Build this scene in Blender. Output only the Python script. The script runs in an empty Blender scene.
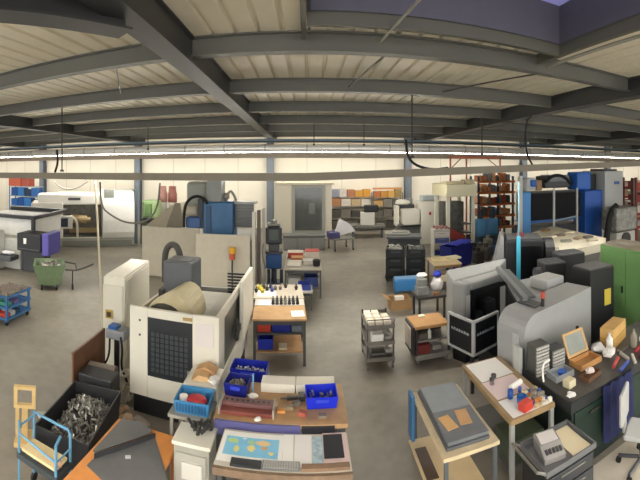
import bpy, bmesh, math, random
from mathutils import Vector, Matrix, Euler
random.seed(7)
sc = bpy.context.scene
COL = sc.collection
PI = math.pi
EYE, F, CX, CY = 3.7, 380.0, 307.0, 170.0      # eye height of the mezzanine viewer, panorama scale

# ---------------------------------------------------------------- measuring
def S(px, py, z=0.0):
    """world point seen at a photo pixel when it lies at height z"""
    r = (EYE - z) * F / (py - CY); t = (px - CX) / F
    return Vector((r * math.sin(t), r * math.cos(t), z))
def XA(px, Y):
    return Y * math.tan((px - CX) / F)
def ZA(px, py, Y):
    return EYE - (py - CY) * Y / (math.cos((px - CX) / F) * F)
def E(pa, pb, z=0.0):
    """front edge a->b at height z: (x, y), heading, length"""
    a, b = S(*pa, z), S(*pb, z); d = b - a
    return (a.x, a.y), math.atan2(d.y, d.x), d.length

# ---------------------------------------------------------------- materials
_m = {}
def lin(h):
    h = h.lstrip('#'); v = [int(h[i:i+2], 16) / 255 for i in (0, 2, 4)]
    return tuple(c / 12.92 if c <= .04045 else ((c + .055) / 1.055) ** 2.4 for c in v)
def M(col, rough=.5, metal=0.0, var=.0, scale=6.0, emit=0.0, alpha=1.0, trans=0.0):
    k = (col, rough, metal, var, scale, emit, alpha, trans)
    if k in _m: return _m[k]
    m = bpy.data.materials.new('mat_' + col.strip('#')); m.use_nodes = True
    nt = m.node_tree; b = nt.nodes['Principled BSDF']
    c = lin(col)
    b.inputs['Base Color'].default_value = (*c, 1); b.inputs['Roughness'].default_value = rough
    b.inputs['Metallic'].default_value = metal
    if trans: b.inputs['Transmission Weight'].default_value = trans
    if alpha < 1: b.inputs['Alpha'].default_value = alpha
    if emit:
        b.inputs['Emission Color'].default_value = (*c, 1); b.inputs['Emission Strength'].default_value = emit
    if var:
        tc = nt.nodes.new('ShaderNodeTexCoord'); n = nt.nodes.new('ShaderNodeTexNoise')
        n.inputs['Scale'].default_value = scale; n.inputs['Detail'].default_value = 4
        r = nt.nodes.new('ShaderNodeValToRGB')
        r.color_ramp.elements[0].position = .3; r.color_ramp.elements[1].position = .7
        r.color_ramp.elements[0].color = (*[max(0, x * (1 - var)) for x in c], 1)
        r.color_ramp.elements[1].color = (*[min(1, x * (1 + var)) for x in c], 1)
        nt.links.new(tc.outputs['Object'], n.inputs['Vector']); nt.links.new(n.outputs['Fac'], r.inputs['Fac'])
        nt.links.new(r.outputs['Color'], b.inputs['Base Color'])
    _m[k] = m
    return m

# ---------------------------------------------------------------- mesh collector
class MB:
    def __init__(s): s.v = []; s.f = []; s.T = Matrix.Identity(4)
    def add(s, vs, fs):
        o = len(s.v); s.v += [tuple(s.T @ Vector(v)) for v in vs]; s.f += [tuple(i + o for i in f) for f in fs]; return s
    def at(s, loc=(0, 0, 0), rx=0, ry=0, rz=0):
        s.T = Matrix.Translation(loc) @ Euler((rx, ry, rz)).to_matrix().to_4x4(); return s
    def bm(s, b):
        b.verts.index_update()
        s.add([v.co[:] for v in b.verts], [[v.index for v in f.verts] for f in b.faces]); b.free(); return s
    def box(s, x0, x1, y0, y1, z0, z1, bev=0.0, seg=2):
        x0, x1 = min(x0, x1), max(x0, x1); y0, y1 = min(y0, y1), max(y0, y1); z0, z1 = min(z0, z1), max(z0, z1)
        vs = [(x, y, z) for z in (z0, z1) for y in (y0, y1) for x in (x0, x1)]
        fs = [(0, 2, 3, 1), (4, 5, 7, 6), (0, 1, 5, 4), (2, 6, 7, 3), (0, 4, 6, 2), (1, 3, 7, 5)]
        bev = min(bev, .45 * min(x1 - x0, y1 - y0, z1 - z0))
        if bev <= 0: return s.add(vs, fs)
        b = bmesh.new(); q = [b.verts.new(v) for v in vs]
        for f in fs: b.faces.new([q[i] for i in f])
        bmesh.ops.bevel(b, geom=b.edges[:], offset=bev, segments=seg, affect='EDGES', profile=.5)
        return s.bm(b)
    def bprism(s, poly, z0, z1, bev=.05, seg=3):
        """upright prism on a footprint with rounded edges"""
        b = bmesh.new(); lo = [b.verts.new((x, y, z0)) for x, y in poly]; hi = [b.verts.new((x, y, z1)) for x, y in poly]; n = len(poly)
        b.faces.new(lo[::-1]); b.faces.new(hi)
        for i in range(n): b.faces.new((lo[i], lo[(i + 1) % n], hi[(i + 1) % n], hi[i]))
        bmesh.ops.recalc_face_normals(b, faces=b.faces[:])
        bmesh.ops.bevel(b, geom=b.edges[:], offset=bev, segments=seg, affect='EDGES', profile=.5)
        return s.bm(b)
    def prism(s, poly, axis, a0, a1):
        """polygon in the two other axes (in x,y,z order), extruded along axis a0..a1"""
        n = len(poly)
        def p(q, a):
            return {'x': (a, q[0], q[1]), 'y': (q[0], a, q[1]), 'z': (q[0], q[1], a)}[axis]
        vs = [p(q, a0) for q in poly] + [p(q, a1) for q in poly]
        fs = [tuple(range(n))[::-1], tuple(range(n, 2 * n))] + [(i, (i + 1) % n, n + (i + 1) % n, n + i) for i in range(n)]
        return s.add(vs, fs)
    def cyl(s, p0, p1, r0, r1=None, n=14, cap=True):
        r1 = r0 if r1 is None else r1
        p0, p1 = Vector(p0), Vector(p1); d = (p1 - p0).normalized()
        u = d.cross(Vector((0, 0, 1)) if abs(d.z) < .9 else Vector((1, 0, 0))).normalized(); w = d.cross(u)
        vs = []
        for p, r in ((p0, r0), (p1, r1)):
            for i in range(n):
                a = 2 * PI * i / n; vs.append(p + u * (r * math.cos(a)) + w * (r * math.sin(a)))
        fs = [(i, (i + 1) % n, n + (i + 1) % n, n + i) for i in range(n)]
        if cap: fs += [tuple(range(n))[::-1], tuple(range(n, 2 * n))]
        return s.add(vs, fs)
    def tube(s, pts, r, n=8, smooth=0):
        P = [Vector(p) for p in pts]
        for _ in range(smooth):
            Q = [P[0]]
            for a, b in zip(P, P[1:]): Q += [a.lerp(b, .25), a.lerp(b, .75)]
            P = Q + [P[-1]]
        vs, fs = [], []; up = None
        for i, p in enumerate(P):
            d = (P[min(i + 1, len(P) - 1)] - P[max(i - 1, 0)]).normalized()
            if up is None: up = d.cross(Vector((.13, .31, .94))).normalized()
            u = (up - d * up.dot(d)).normalized(); up = u; w = d.cross(u)
            for k in range(n):
                a = 2 * PI * k / n; vs.append(p + u * (r * math.cos(a)) + w * (r * math.sin(a)))
        for i in range(len(P) - 1):
            for k in range(n):
                fs.append((i * n + k, i * n + (k + 1) % n, (i + 1) * n + (k + 1) % n, (i + 1) * n + k))
        fs += [tuple(range(n))[::-1], tuple(range((len(P) - 1) * n, len(P) * n))]
        return s.add(vs, fs)
    def lathe(s, prof, n=20, c=(0, 0, 0)):
        vs, fs = [], []
        for r, z in prof:
            for i in range(n):
                a = 2 * PI * i / n; vs.append((c[0] + r * math.cos(a), c[1] + r * math.sin(a), c[2] + z))
        for j in range(len(prof) - 1):
            for i in range(n): fs.append((j * n + i, j * n + (i + 1) % n, (j + 1) * n + (i + 1) % n, (j + 1) * n + i))
        fs += [tuple(range(n))[::-1], tuple(range((len(prof) - 1) * n, len(prof) * n))]
        return s.add(vs, fs)
    def ball(s, c, r, sx=1, sy=1, sz=1, jit=0.0, sub=2):
        b = bmesh.new(); bmesh.ops.create_icosphere(b, subdivisions=sub, radius=r)
        for v in b.verts:
            k = 1 + random.uniform(-jit, jit); v.co = Vector((c[0] + v.co.x * sx * k, c[1] + v.co.y * sy * k, c[2] + v.co.z * sz * k))
        return s.bm(b)
    def tray(s, x0, x1, y0, y1, z0, z1, t=.012, flare=0.0):
        """open-topped bin with wall thickness t, optionally flared"""
        f = flare
        o = [(x0 + f, y0 + f), (x1 - f, y0 + f), (x1 - f, y1 - f), (x0 + f, y1 - f)]
        O = [(x0, y0), (x1, y0), (x1, y1), (x0, y1)]
        I = [(x0 + t, y0 + t), (x1 - t, y0 + t), (x1 - t, y1 - t), (x0 + t, y1 - t)]
        i_ = [(x0 + f + t, y0 + f + t), (x1 - f - t, y0 + f + t), (x1 - f - t, y1 - f - t), (x0 + f + t, y1 - f - t)]
        vs = [(*p, z0) for p in o] + [(*p, z1) for p in O] + [(*p, z1) for p in I] + [(*p, z0 + t) for p in i_]
        fs = [(3, 2, 1, 0), (12, 13, 14, 15)]
        for k in range(3):
            for i in range(4): fs.append((k * 4 + i, k * 4 + (i + 1) % 4, (k + 1) * 4 + (i + 1) % 4, (k + 1) * 4 + i))
        return s.add(vs, fs)
    def frame(s, x0, x1, z0, z1, y0, y1, w):
        """rectangular ring in the xz plane"""
        s.box(x0, x0 + w, y0, y1, z0, z1); s.box(x1 - w, x1, y0, y1, z0, z1)
        s.box(x0 + w, x1 - w, y0, y1, z0, z0 + w); return s.box(x0 + w, x1 - w, y0, y1, z1 - w, z1)
    def build(s, name, mat, parent=None, smooth=False):
        me = bpy.data.meshes.new(name); me.from_pydata(s.v, [], s.f); me.update()
        b = bmesh.new(); b.from_mesh(me); bmesh.ops.recalc_face_normals(b, faces=b.faces[:]); b.to_mesh(me); b.free()
        for mm in (mat if isinstance(mat, (list, tuple)) else [mat]): me.materials.append(mm)
        o = bpy.data.objects.new(name, me); COL.objects.link(o)
        if parent is not None: o.parent = parent
        if smooth:
            for p in me.polygons: p.use_smooth = True
        return o

def tag(o, label=None, cat=None, group=None, kind=None):
    if label: o['label'] = label
    if cat: o['category'] = cat
    if group: o['group'] = group
    if kind: o['kind'] = kind
    return o
def T(name, label, cat, loc=(0, 0, 0), rz=0.0, group=None):
    o = bpy.data.objects.new(name, None); COL.objects.link(o)
    o.empty_display_size = .1
    o.location = loc; o.rotation_euler = (0, 0, rz)
    return tag(o, label, cat, group)
def TE(name, label, cat, pa, pb, z=0.0, group=None, base=0.0):
    (x, y), rz, w = E(pa, pb, z)
    return T(name, label, cat, (x, y, base), rz, group), w
def P(parent, name, mat, fn=None, smooth=False):
    return None
def struct(o):
    o['kind'] = 'structure'; return o
def solo(name, mb, mat, label, cat, loc=(0, 0, 0), rz=0.0, group=None, smooth=False, kind=None):
    o = mb.build(name, mat, None, smooth); o.location = loc; o.rotation_euler = (0, 0, rz)
    return tag(o, label, cat, group, kind)
def dup(o, loc, rz, label=None, parent=None):
    c = o.copy(); COL.objects.link(c); c.parent = parent
    if parent is None:
        c.location = loc; c.rotation_euler = (0, 0, rz)
        if label: c['label'] = label
    for ch in [k for k in bpy.data.objects if k.parent == o]: dup(ch, None, None, None, c)
    return c

# common finishes
WHITE = M('#dedacb', .45, var=.05, scale=2); CREAM = M('#cfc8b2', .5, var=.06, scale=3); BEIGE = M('#c9c2b0', .5, var=.05, scale=2)
GREY = M('#8f918e', .45, var=.05, scale=3); LGREY = M('#aeb0ac', .45, var=.05, scale=3); DGREY = M('#4b4f53', .45, var=.08, scale=4)
BLACK = M('#1b1c1e', .45, var=.2, scale=8); RUB = M('#141414', .7); STEEL = M('#9b9a96', .35, .8, var=.1); DSTEEL = M('#55544f', .4, .7, var=.2)
BLUE = M('#2f6fa8', .4, var=.06); SKY = M('#4f9fd0', .4, var=.05); BIN = M('#1526b4', .4); RED = M('#b03a2c', .5, var=.06)
ORANGE = M('#c9773a', .5, var=.08); WOOD = M('#b98d5e', .6, var=.15, scale=9); PALEW = M('#d8bd8a', .6, var=.12, scale=9); GREEN = M('#5d8f4e', .5, var=.06)
CARD = M('#b08d62', .8, var=.08); PAPER = M('#f3f1ea', .7); GLASS = M('#9aa4a6', .1, trans=.9); BROWN = M('#6b4a34', .6, var=.15)
# ================================================================ SETTING
X0, X1, Y0, Y1, ZC = -30.0, 33.0, -7.0, 24.0, EYE + 2.23
def floor_mat():
    m = bpy.data.materials.new('concrete'); m.use_nodes = True; nt = m.node_tree; b = nt.nodes['Principled BSDF']
    tc = nt.nodes.new('ShaderNodeTexCoord'); L = nt.links.new
    n1 = nt.nodes.new('ShaderNodeTexNoise'); n1.inputs['Scale'].default_value = .55; n1.inputs['Detail'].default_value = 6
    n2 = nt.nodes.new('ShaderNodeTexNoise'); n2.inputs['Scale'].default_value = 5; n2.inputs['Detail'].default_value = 8
    for n in (n1, n2): L(tc.outputs['Object'], n.inputs['Vector'])
    r1 = nt.nodes.new('ShaderNodeValToRGB'); r2 = nt.nodes.new('ShaderNodeValToRGB')
    r1.color_ramp.elements[0].color = (*lin('#736e64'), 1); r1.color_ramp.elements[1].color = (*lin('#8d867a'), 1)
    r1.color_ramp.elements[0].position = .35; r1.color_ramp.elements[1].position = .66
    r2.color_ramp.elements[0].color = (.9, .9, .9, 1); r2.color_ramp.elements[1].color = (1.05, 1.05, 1.05, 1)
    r2.color_ramp.elements[0].position = .35; r2.color_ramp.elements[1].position = .6
    mx = nt.nodes.new('ShaderNodeMixRGB'); mx.blend_type = 'MULTIPLY'; mx.inputs[0].default_value = 1
    L(n1.outputs['Fac'], r1.inputs['Fac']); L(n2.outputs['Fac'], r2.inputs['Fac'])
    L(r1.outputs['Color'], mx.inputs[1]); L(r2.outputs['Color'], mx.inputs[2]); L(mx.outputs[0], b.inputs['Base Color'])
    b.inputs['Roughness'].default_value = .42
    return m
struct(MB().box(X0, X1, Y0, Y1, -.2, 0).build('floor', floor_mat()))
WALL = M('#e9e3d3', .7, var=.03, scale=.6)
w = MB().box(X0, X1, Y1, Y1 + .3, 0, ZC); w = struct(w.build('wall_back', WALL))
for i in range(-14, 16):
    x = i * 2.2
    struct(MB().box(x - .012, x + .012, Y1 - .012, Y1 - .001, 0, ZC - .3).build('trim_%d' % (i + 15), M('#b9b3a4', .7)))
struct(MB().box(X0 - .3, X0, Y0, Y1, 0, ZC).build('wall_left', WALL))
struct(MB().box(X1, X1 + .3, Y0, Y1, 0, ZC).build('wall_right', WALL))
# roof deck: trapezoid sheet, ribs run into the depth; open over the roof light
DECK = M('#e0d9c4', .5, var=.04, scale=2)
SK = (.05, 4.1, -1.0, 5.24)
def deck(mb, xa, xb, ya, yb):
    p = .38; n = max(1, round((xb - xa) / p)); p = (xb - xa) / n; pts = []
    for i in range(n):
        x = xa + i * p
        pts += [(x, ZC), (x + .74 * p, ZC), (x + .8 * p, ZC + .06), (x + .94 * p, ZC + .06)]
    pts.append((xb, ZC))
    vs = [(x, ya, z) for x, z in pts] + [(x, yb, z) for x, z in pts]; k = len(pts)
    mb.add(vs, [(i, i + 1, k + i + 1, k + i) for i in range(k - 1)])
d = MB(); deck(d, X0, SK[0], Y0, Y1); deck(d, SK[1], X1, Y0, Y1); deck(d, SK[0], SK[1], SK[3], Y1); deck(d, SK[0], SK[1], Y0, SK[2])
struct(d.build('ceiling', DECK))
struct(MB().box(X0, X1, Y0, Y1, ZC + .9, ZC + .95).build('roof', M('#4a4a4a', .8))).hide_render = False
bpy.data.objects.remove(bpy.data.objects['roof'])
# roof light: dark upstand with a glazed lid
UP = M('#56555f', .6, var=.05)
wn = struct(bpy.data.objects.new('window_1', None)); COL.objects.link(wn)
q = MB(); a, b_, c, e = SK
zt = EYE + 2.87
q.box(a - .05, a, c, e + .05, ZC - .02, zt); q.box(b_, b_ + .05, c, e + .05, ZC - .02, zt); q.box(a, b_, e, e + .05, ZC - .02, zt); q.box(a, b_, c - .05, c, ZC - .02, zt)
q.build('window_frame', UP, wn)
q = MB().box(a - .02, b_ + .02, c, e + .02, zt, zt + .04); q.build('window_pane', M('#8d8bc4', .4, emit=.4), wn)
q = MB()
for i in range(1, 4): q.box(a + i * 1.02 - .03, a + i * 1.02 + .03, c, e, zt - .06, zt - .001)
q.build('glazing_bar', UP, wn)
q = MB().box(a - .14, a - .06, -1, 6.02, ZC - .16, ZC - .002).box(b_ + .055, b_ + .15, -1, 6.02, ZC - .2, ZC - .002).box(a - .05, b_ + .05, e + .06, e + .16, ZC - .2, ZC - .002)
q.build('window_trim', M('#5a594f', .5), wn)

BEAM = M('#63635d', .45, var=.05, scale=2); RAFT = M('#3a3a3b', .45, var=.06, scale=1.5)
RX = [-20.0, -11.0, -2.04, 7.05, 16.0, 25.0]
def ibeam_x(mb, xa, xb, y, z0, z1, wf, tf=.022, tw=.014):
    mb.box(xa, xb, y - wf / 2, y + wf / 2, z0, z0 + tf); mb.box(xa, xb, y - wf / 2, y + wf / 2, z1 - tf, z1)
    return mb.box(xa, xb, y - tw / 2, y + tw / 2, z0 + tf, z1 - tf)
def ibeam_y(mb, x, ya, yb, z0, z1, wf, tf=.028, tw=.018):
    mb.box(x - wf / 2, x + wf / 2, ya, yb, z0, z0 + tf); mb.box(x - wf / 2, x + wf / 2, ya, yb, z1 - tf, z1)
    return mb.box(x - tw / 2, x + tw / 2, ya, yb, z0 + tf, z1 - tf)
for x in RX:
    struct(ibeam_y(MB(), x, -4.0 if abs(x) > 3 else -4, Y1 - .02, EYE + 1.76, ZC - .003, .38, .028, .26).build('roof_rafter_beam', RAFT))
PY = [6.15 + 3.1 * k for k in range(6)]
ed = [X0 + .01] + RX + [X1 - .01]
for y in PY:
    for xa, xb in zip(ed, ed[1:]):
        struct(ibeam_x(MB(), xa + .02, xb - .02, y, EYE + 1.9, ZC - .005, .2).build('roof_purlin_beam', BEAM))
# raking brace beam above the left bay
br = ibeam_y(MB().at((-1.98, 4.1, 0), rz=-math.atan2(.88, 1.36)), 0, -6.0, -.15, EYE + 1.60, EYE + 2.1, .34)
struct(br.build('roof_brace_beam', RAFT))
for x in (-19.8, -11.3, -2.3, 6.45, 15.2, 24):
    struct(ibeam_y(MB().at((x, Y1 - .25, 0), rx=PI / 2), 0, .0, ZC - .1, -.22, .22, .42, .03, .02).build('wall_column', M('#6f7780', .5, var=.06)))

# ---------------------------------------------------------------- services under the roof
q = MB().cyl((X0 + .1, 20.0, ZA(307, 148, 20)), (X1 - .1, 20.0, ZA(307, 148, 20)), .2, n=20)
t = T('ventilation_duct', 'long round galvanised air duct running along under the roof by the back wall', 'duct')
q.build('duct_tube', M('#d9d8d4', .35, .35, var=.05), t, True)
for i in range(-13, 15): MB().cyl((i * 2.2 - .03, 20.0, ZA(307, 148, 20)), (i * 2.2 + .03, 20.0, ZA(307, 148, 20)), .215, n=20).build('duct_collar', M('#a8a7a2', .35, .5), t)
solo('hanging_cable_tray', MB().tray(X0 + .2, X1 - .2, 20.4, 20.75, EYE + .66, EYE + .95, .02), M('#85796a', .6, var=.06),
     'long brown cable tray running along just below the round duct', 'cable tray')
solo('hanging_water_pipe', MB().cyl((X0 + .1, 19.2, EYE + 1.52), (X1 - .1, 19.2, EYE + 1.52), .06), M('#6b8090', .4, .3),
     'thin blue grey pipe running just above the round duct', 'pipe')
solo('hanging_conduit', MB().cyl((X0 + .1, 18.7, EYE + 1.40), (X1 - .1, 18.7, EYE + 1.40), .05), M('#2f343a', .5),
     'thin dark pipe under the blue grey pipe along the roof', 'pipe')
# lit lamp rails: housing seen from the side, tubes shining down
LAMP = M('#fffaf0', .5, emit=52.0)
def lamp_rail(label, pts, hgt, dep, lamp=LAMP, steps=1.6, bare=False):
    t = T('lamp_rail', label, 'light'); h = MB(); tubes = []
    for a, b in zip(pts, pts[1:]):
        a, b = Vector(a), Vector(b); L = (b - a).length; an = -math.atan2(b.z - a.z, b.x - a.x)
        if bare:
            h.at(a, ry=an).box(0, L, -dep / 2, dep / 2, 0, hgt / 2)
        else: h.at(a, ry=an).box(0, L, -dep / 2, dep / 2, hgt * .2, hgt / 2).box(0, L, -dep / 2, -dep / 2 + .012, -hgt / 2, hgt * .2).box(0, L, dep / 2 - .012, dep / 2, -hgt / 2, hgt * .2)
        n = int(L / steps)
        for i in range(n):
            tubes.append(MB().at(a, ry=an).box((i + .02) * L / n, (i + .98) * L / n, -dep * .36, dep * .36, *((-hgt, -.004) if bare else (hgt * .02, hgt * .18))))
    h.build('housing', M('#787060', .55, var=.04), t)
    for k in tubes: k.build('lamp_tube', lamp, t)
    return t
lamp_rail('long beige lamp rail crossing the whole hall above the machines', [(-15, 8, EYE - .17), (0, 8, EYE - .145), (13, 8, EYE + .34)], .165, .22)
lamp_rail('second lamp rail far back above the wall shelving', [(-28, 21.2, EYE + 1.02), (31, 21.2, EYE + 1.02)], .08, .34, M('#fffaf0', .5, emit=27.0), 3.0, True)
lamp_rail('added middle lamp rail between the long front rail and the far one', [(-22, 15.6, EYE - .30), (0, 15.6, EYE - .25), (5.6, 15.6, EYE - .05)], .12, .22, M('#fffaf0', .5, emit=30.0), 3.0, True)  # added rail, tucked behind the front one, to brighten the back of the hall
lamp_rail('unseen lamp rail behind the viewer to light the near benches', [(-15, -1.5, EYE + 1.2), (15, -1.5, EYE + 1.2)], .165, .22, M('#fffaf0', .5, emit=190.0))  # out-of-view rail put in for light on the foreground
def rod(x, y, za, zb, lab, r=.018):
    solo('hanger_rod', MB().cyl((x, y, za), (x, y, zb), r, n=8).box(x - .05, x + .05, y - .03, y + .03, zb, zb + .06), M('#2c2c2a', .5), lab, 'hanger')
pz = EYE + 1.9
rod(XA(62, 9.25), 9.25, pz, EYE - .05, 'dark hanger rod dropping at far left from roof to lamp rail')
rod(XA(412, 9.25), 9.25, pz, EYE + .3, 'tall dark hanger rod right of centre, nearest the blue grey wall column')
rod(XA(314, 15.45), 15.45, pz, EYE + 1.0, 'thin dark hanger rod in the middle of the roof')
rod(XA(364, 15.45), 15.45, pz, EYE + 1.0, 'thin dark hanger rod between the middle rod and the tall one')
rod(XA(482, 12.35), 12.35, pz, EYE + .55, 'thin dark hanger rod above the orange racking')
rod(XA(148, 15.45), 15.45, pz, EYE + .9, 'thin dark hanger rod above the left wall column')
def cable(lab, pts, r, mat=RUB, name='hanging_cable', cat='cable'):
    solo(name, MB().tube(pts, r, 8, 2), mat, lab, cat, smooth=True)
def pp(x, y, Y): return (XA(x, Y), Y, ZA(x, y, Y))
cable('black cable dropping from the right roof beam to the lamp rail', [pp(531, 116, 8.3), pp(526, 122, 8.3), pp(525, 140, 8.3), pp(527, 155, 8.3), pp(533, 166, 8.13)], .025)
cable('short black cable hanging beside the tall hanger rod', [pp(406, 140, 8.5), pp(407, 155, 8.4), pp(414, 165, 8.25), pp(432, 170, 8.2), pp(448, 168, 8.18)], .03)
cable('black cable end hanging at far left above the lamp rail', [pp(57, 150, 8.4), pp(58, 163, 8.3), pp(55, 172, 8.13)], .03)
cable('slack grey cable looping below the lamp rail at far left', [pp(54, 181, 8), pp(60, 187, 8), pp(68, 190, 8), pp(78, 188, 8), pp(88, 181, 8)], .014, M('#57534a', .6))
cable('grey hose slung across the white lathe door', [pp(100, 182, 10), pp(101, 207, 10), pp(112, 216, 10.2), pp(126, 223, 10.4), pp(142, 223, 10.7), pp(152, 217, 11), pp(158, 205, 11), pp(160, 183, 11)], .03, M('#77746a', .5))
solo('air_hose_drop', MB().tube([pp(95, 181, 7.95), pp(98, 230, 7.95), pp(101, 290, 7.7), S(103, 331, .02)], .028, 8, 2), M('#a59c86', .5), 'long pale air hose hanging from the lamp rail down to the floor', 'hose', smooth=True)
def pipe(lab, a, b, r, mat): solo('hanging_conduit', MB().cyl(a, b, r, n=10), mat, lab, 'pipe')
pipe('pale conduit running along the right edge of the roof light', (4.36, .5, EYE + 2.0), (4.36, 5.98, EYE + 2.0), .03, M('#8f8d80', .4))
pipe('thin sloping conduit hanging off the front of the roof light', (1.15, 5.9, EYE + 2.02), (1.35, 4.2, EYE + 2.05), .022, M('#8f8d80', .4))
pipe('thin sloping conduit between the two nearest purlins', (1.0, 9.1, EYE + 2.0), (1.45, 6.6, EYE + 2.1), .02, M('#4d4b44', .4))
pipe('thin dark brace rod in the left roof bay', (-4.7, 8.8, EYE + 2.0), (-3.6, 6.5, EYE + 2.15), .018, M('#4d4b44', .4))
pipe('thin dark brace rod in the right roof bay', (3.4, 9.1, EYE + 2.0), (4.9, 6.6, EYE + 2.12), .018, M('#4d4b44', .4))
# ================================================================ LEFT: LATHE, GREY MACHINE, SKIP, TROLLEY
# --- white turning machine at the back left
t, w = TE('turning_machine', 'big white turning machine with open dark work area at far left by the back wall', 'machine', (62, 247), (138, 245.5))
B = MB().box(0, w, .05, 1.8, 0, .42, .03).box(-1.4, 0, -.05, 1.8, 0, .42, .03); B.build('bed', M('#a3a49c', .5, var=.08), t)
B = MB().box(-1.5, .05, .1, 1.9, .42, 2.1, .05).box(-.2, w * .55, .9, 1.9, .42, 2.55, .04).box(-1.2, w * .55, .35, 1.9, 2.0, 2.5, .06); B.build('housing', M('#eeebe2', .4, var=.03), t)
B = MB().box(.02, w * .52, .55, .88, .45, 2.0).box(.02, w * .52, .35, .9, .42, .5); B.build('work_area', M('#5b584f', .5, var=.35), t)
B = MB().prism([(.0, .42), (-.12, .7), (-.16, 1.3), (-.1, 2.0), (.12, 2.65), (.9, 2.75), (.9, .42)], 'x', w * .53, w - .2)
B.build('sliding_door', M('#efeee9', .25, var=.03), t)
B = MB().box(w * .55, w * .68, -.0, .3, 2.35, 2.75); B.build('vent_box', M('#8b8d86', .5), t)
B = MB().box(w - .18, w - .02, .0, 1.6, .1, 2.7); B.build('end_frame', M('#4d5a60', .5), t)
B = MB().cyl((w * .12, .55, 1.3), (w * .33, .55, 1.25), .22).cyl((w * .33, .55, 1.25), (w * .38, .55, 1.25), .12); B.build('chuck', M('#c7b28a', .3, .7), t)
B = MB().box(w * .1, w * .48, .36, .54, .62, .85, .03); B.build('tool_turret', M('#8f7b58', .4, .4), t)
B = MB().box(-.18, .5, -.55, -.25, .95, 1.55, .03); k = B.build('control_pendant', M('#d6d4cc', .4), t)
MB().box(-.08, .28, -.575, -.551, 1.05, 1.45).build('screen', M('#2c3348', .25), k)
MB().tube([(.45, -.4, 1.5), (.7, -.35, 1.3), (.72, -.25, .9), (.75, 0, .5)], .06, 8, 2).build('pendant_arm', WHITE, t)
MB().box(-1.05, -.5, .06, .099, 1.1, 1.75).build('vent_panel', M('#93958f', .5), t)
MB().box(.3, .9, .33, .349, 2.22, 2.34).build('name_strip', M('#4a4c4e', .5), t)
MB().box(-.1, w - .3, .02, .045, .06, .3).build('foot_panel', M('#83857e', .5), t)
# --- blue shelving far left
t = T('storage_rack', 'blue storage rack of small bins far left behind the white machine', 'rack', (XA(9, 19), 19, 0))
sx = XA(38, 19) - XA(9, 19)
for i in range(4): MB().box(0 if i % 2 == 0 else sx - .06, .06 if i % 2 == 0 else sx, 0 if i < 2 else .6, .06 if i < 2 else .66, 0, 2.55).build('post', M('#3d78b4', .5), t)
for z in (.5, 1.2, 1.88, 2.55): MB().box(.0, sx, 0, .66, z, z + .05).build('shelf', M('#7d9096', .5), t)
zz = 0
for r_, z in enumerate((1.25, 1.93)):
    for i in range(4):
        u = (sx - .2) / 4
        solo('storage_bin', MB().tray(.02, u - .02, .08, .55, 0, .56 if (i + r_) % 3 else .46, .03), M(('#245fa6', '#1c4d90', '#2d70b5', '#17304f')[(i + r_) % 4], .4),
             'blue storage bin %s on the %s shelf of the far left rack' % (('first from left', 'second from left', 'third from left', 'rightmost')[i], ('lower', 'upper')[r_]), 'bin', (XA(9, 19) + .1 + i * u, 19.03, z + .002), 0, 'bins on the far left rack')
solo('crate', MB().tray(0, 1.15, 0, .6, 0, .7, .03), M('#c05a3c', .5), 'orange red crate on top of the far left blue rack', 'crate', (XA(7, 19) + .15, 19.02, 2.602))
solo('crate', MB().tray(0, .7, 0, .6, 0, .5, .03), M('#a84a3a', .5), 'low red crate beside the orange red crate on the rack', 'crate', (XA(7, 19) + 1.35, 19.02, 2.602))
# --- grey white machine, left edge
t = T('milling_machine', 'grey white machine with dark top frame and black control at the left edge', 'machine', (XA(22, 10.2), 10.2, 0), .18)
t.scale = (1.08, 1.08, .95)
MB().box(-2.3, -.1, .05, 1.5, 0, 1.2, .05).build('base_body', M('#c2c2bb', .5, var=.06), t)
MB().box(-2.3, .16, .45, 2.65, 1.21, 1.94, .05).build('housing', M('#dededa', .45, var=.05), t)
B = MB(); B.box(-2.3, .34, .22, .42, 1.96, 2.1).box(-2.3, .34, 2.66, 2.85, 1.96, 2.12).box(.16, .34, .42, 2.66, 1.96, 2.1).box(.2, .3, .26, .4, 1.3, 1.96); B.build('top_frame', M('#24262b', .45), t)
MB().box(-2.3, .15, .5, 2.6, 1.941, 1.97).build('top_tray', M('#a7a7a2', .4, var=.15), t)
k = MB().box(.08, .98, -.45, .3, .9, 1.55, .04).build('control_box', M('#232428', .45, var=.15), t)
MB().box(.36, .46, -.475, -.452, 1.18, 1.38).build('label_plate', PAPER, k)
MB().box(.14, .92, -.46, -.452, .96, 1.0).build('trim_strip', DGREY, k)
MB().box(.99, 1.24, -.4, .45, .8, 1.6, .03).build('side_panel', M('#5a54a4', .45), t)
MB().box(.0, .9, .0, .4, .0, .89, .04).build('pedestal', M('#45484c', .5), t)
MB().box(-2.3, -.75, -.6, .04, 0, 1.5, .03).build('front_cover', M('#d3d3ce', .45), t)
MB().box(-.7, -.1, -.55, -.03, .45, .62, .03).build('coolant_tray', DGREY, t)
MB().ball((-.4, -.25, .72), .16, 1.6, 1, .5, .2).build('white_rag', M('#d5d5da', .8), t)
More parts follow.
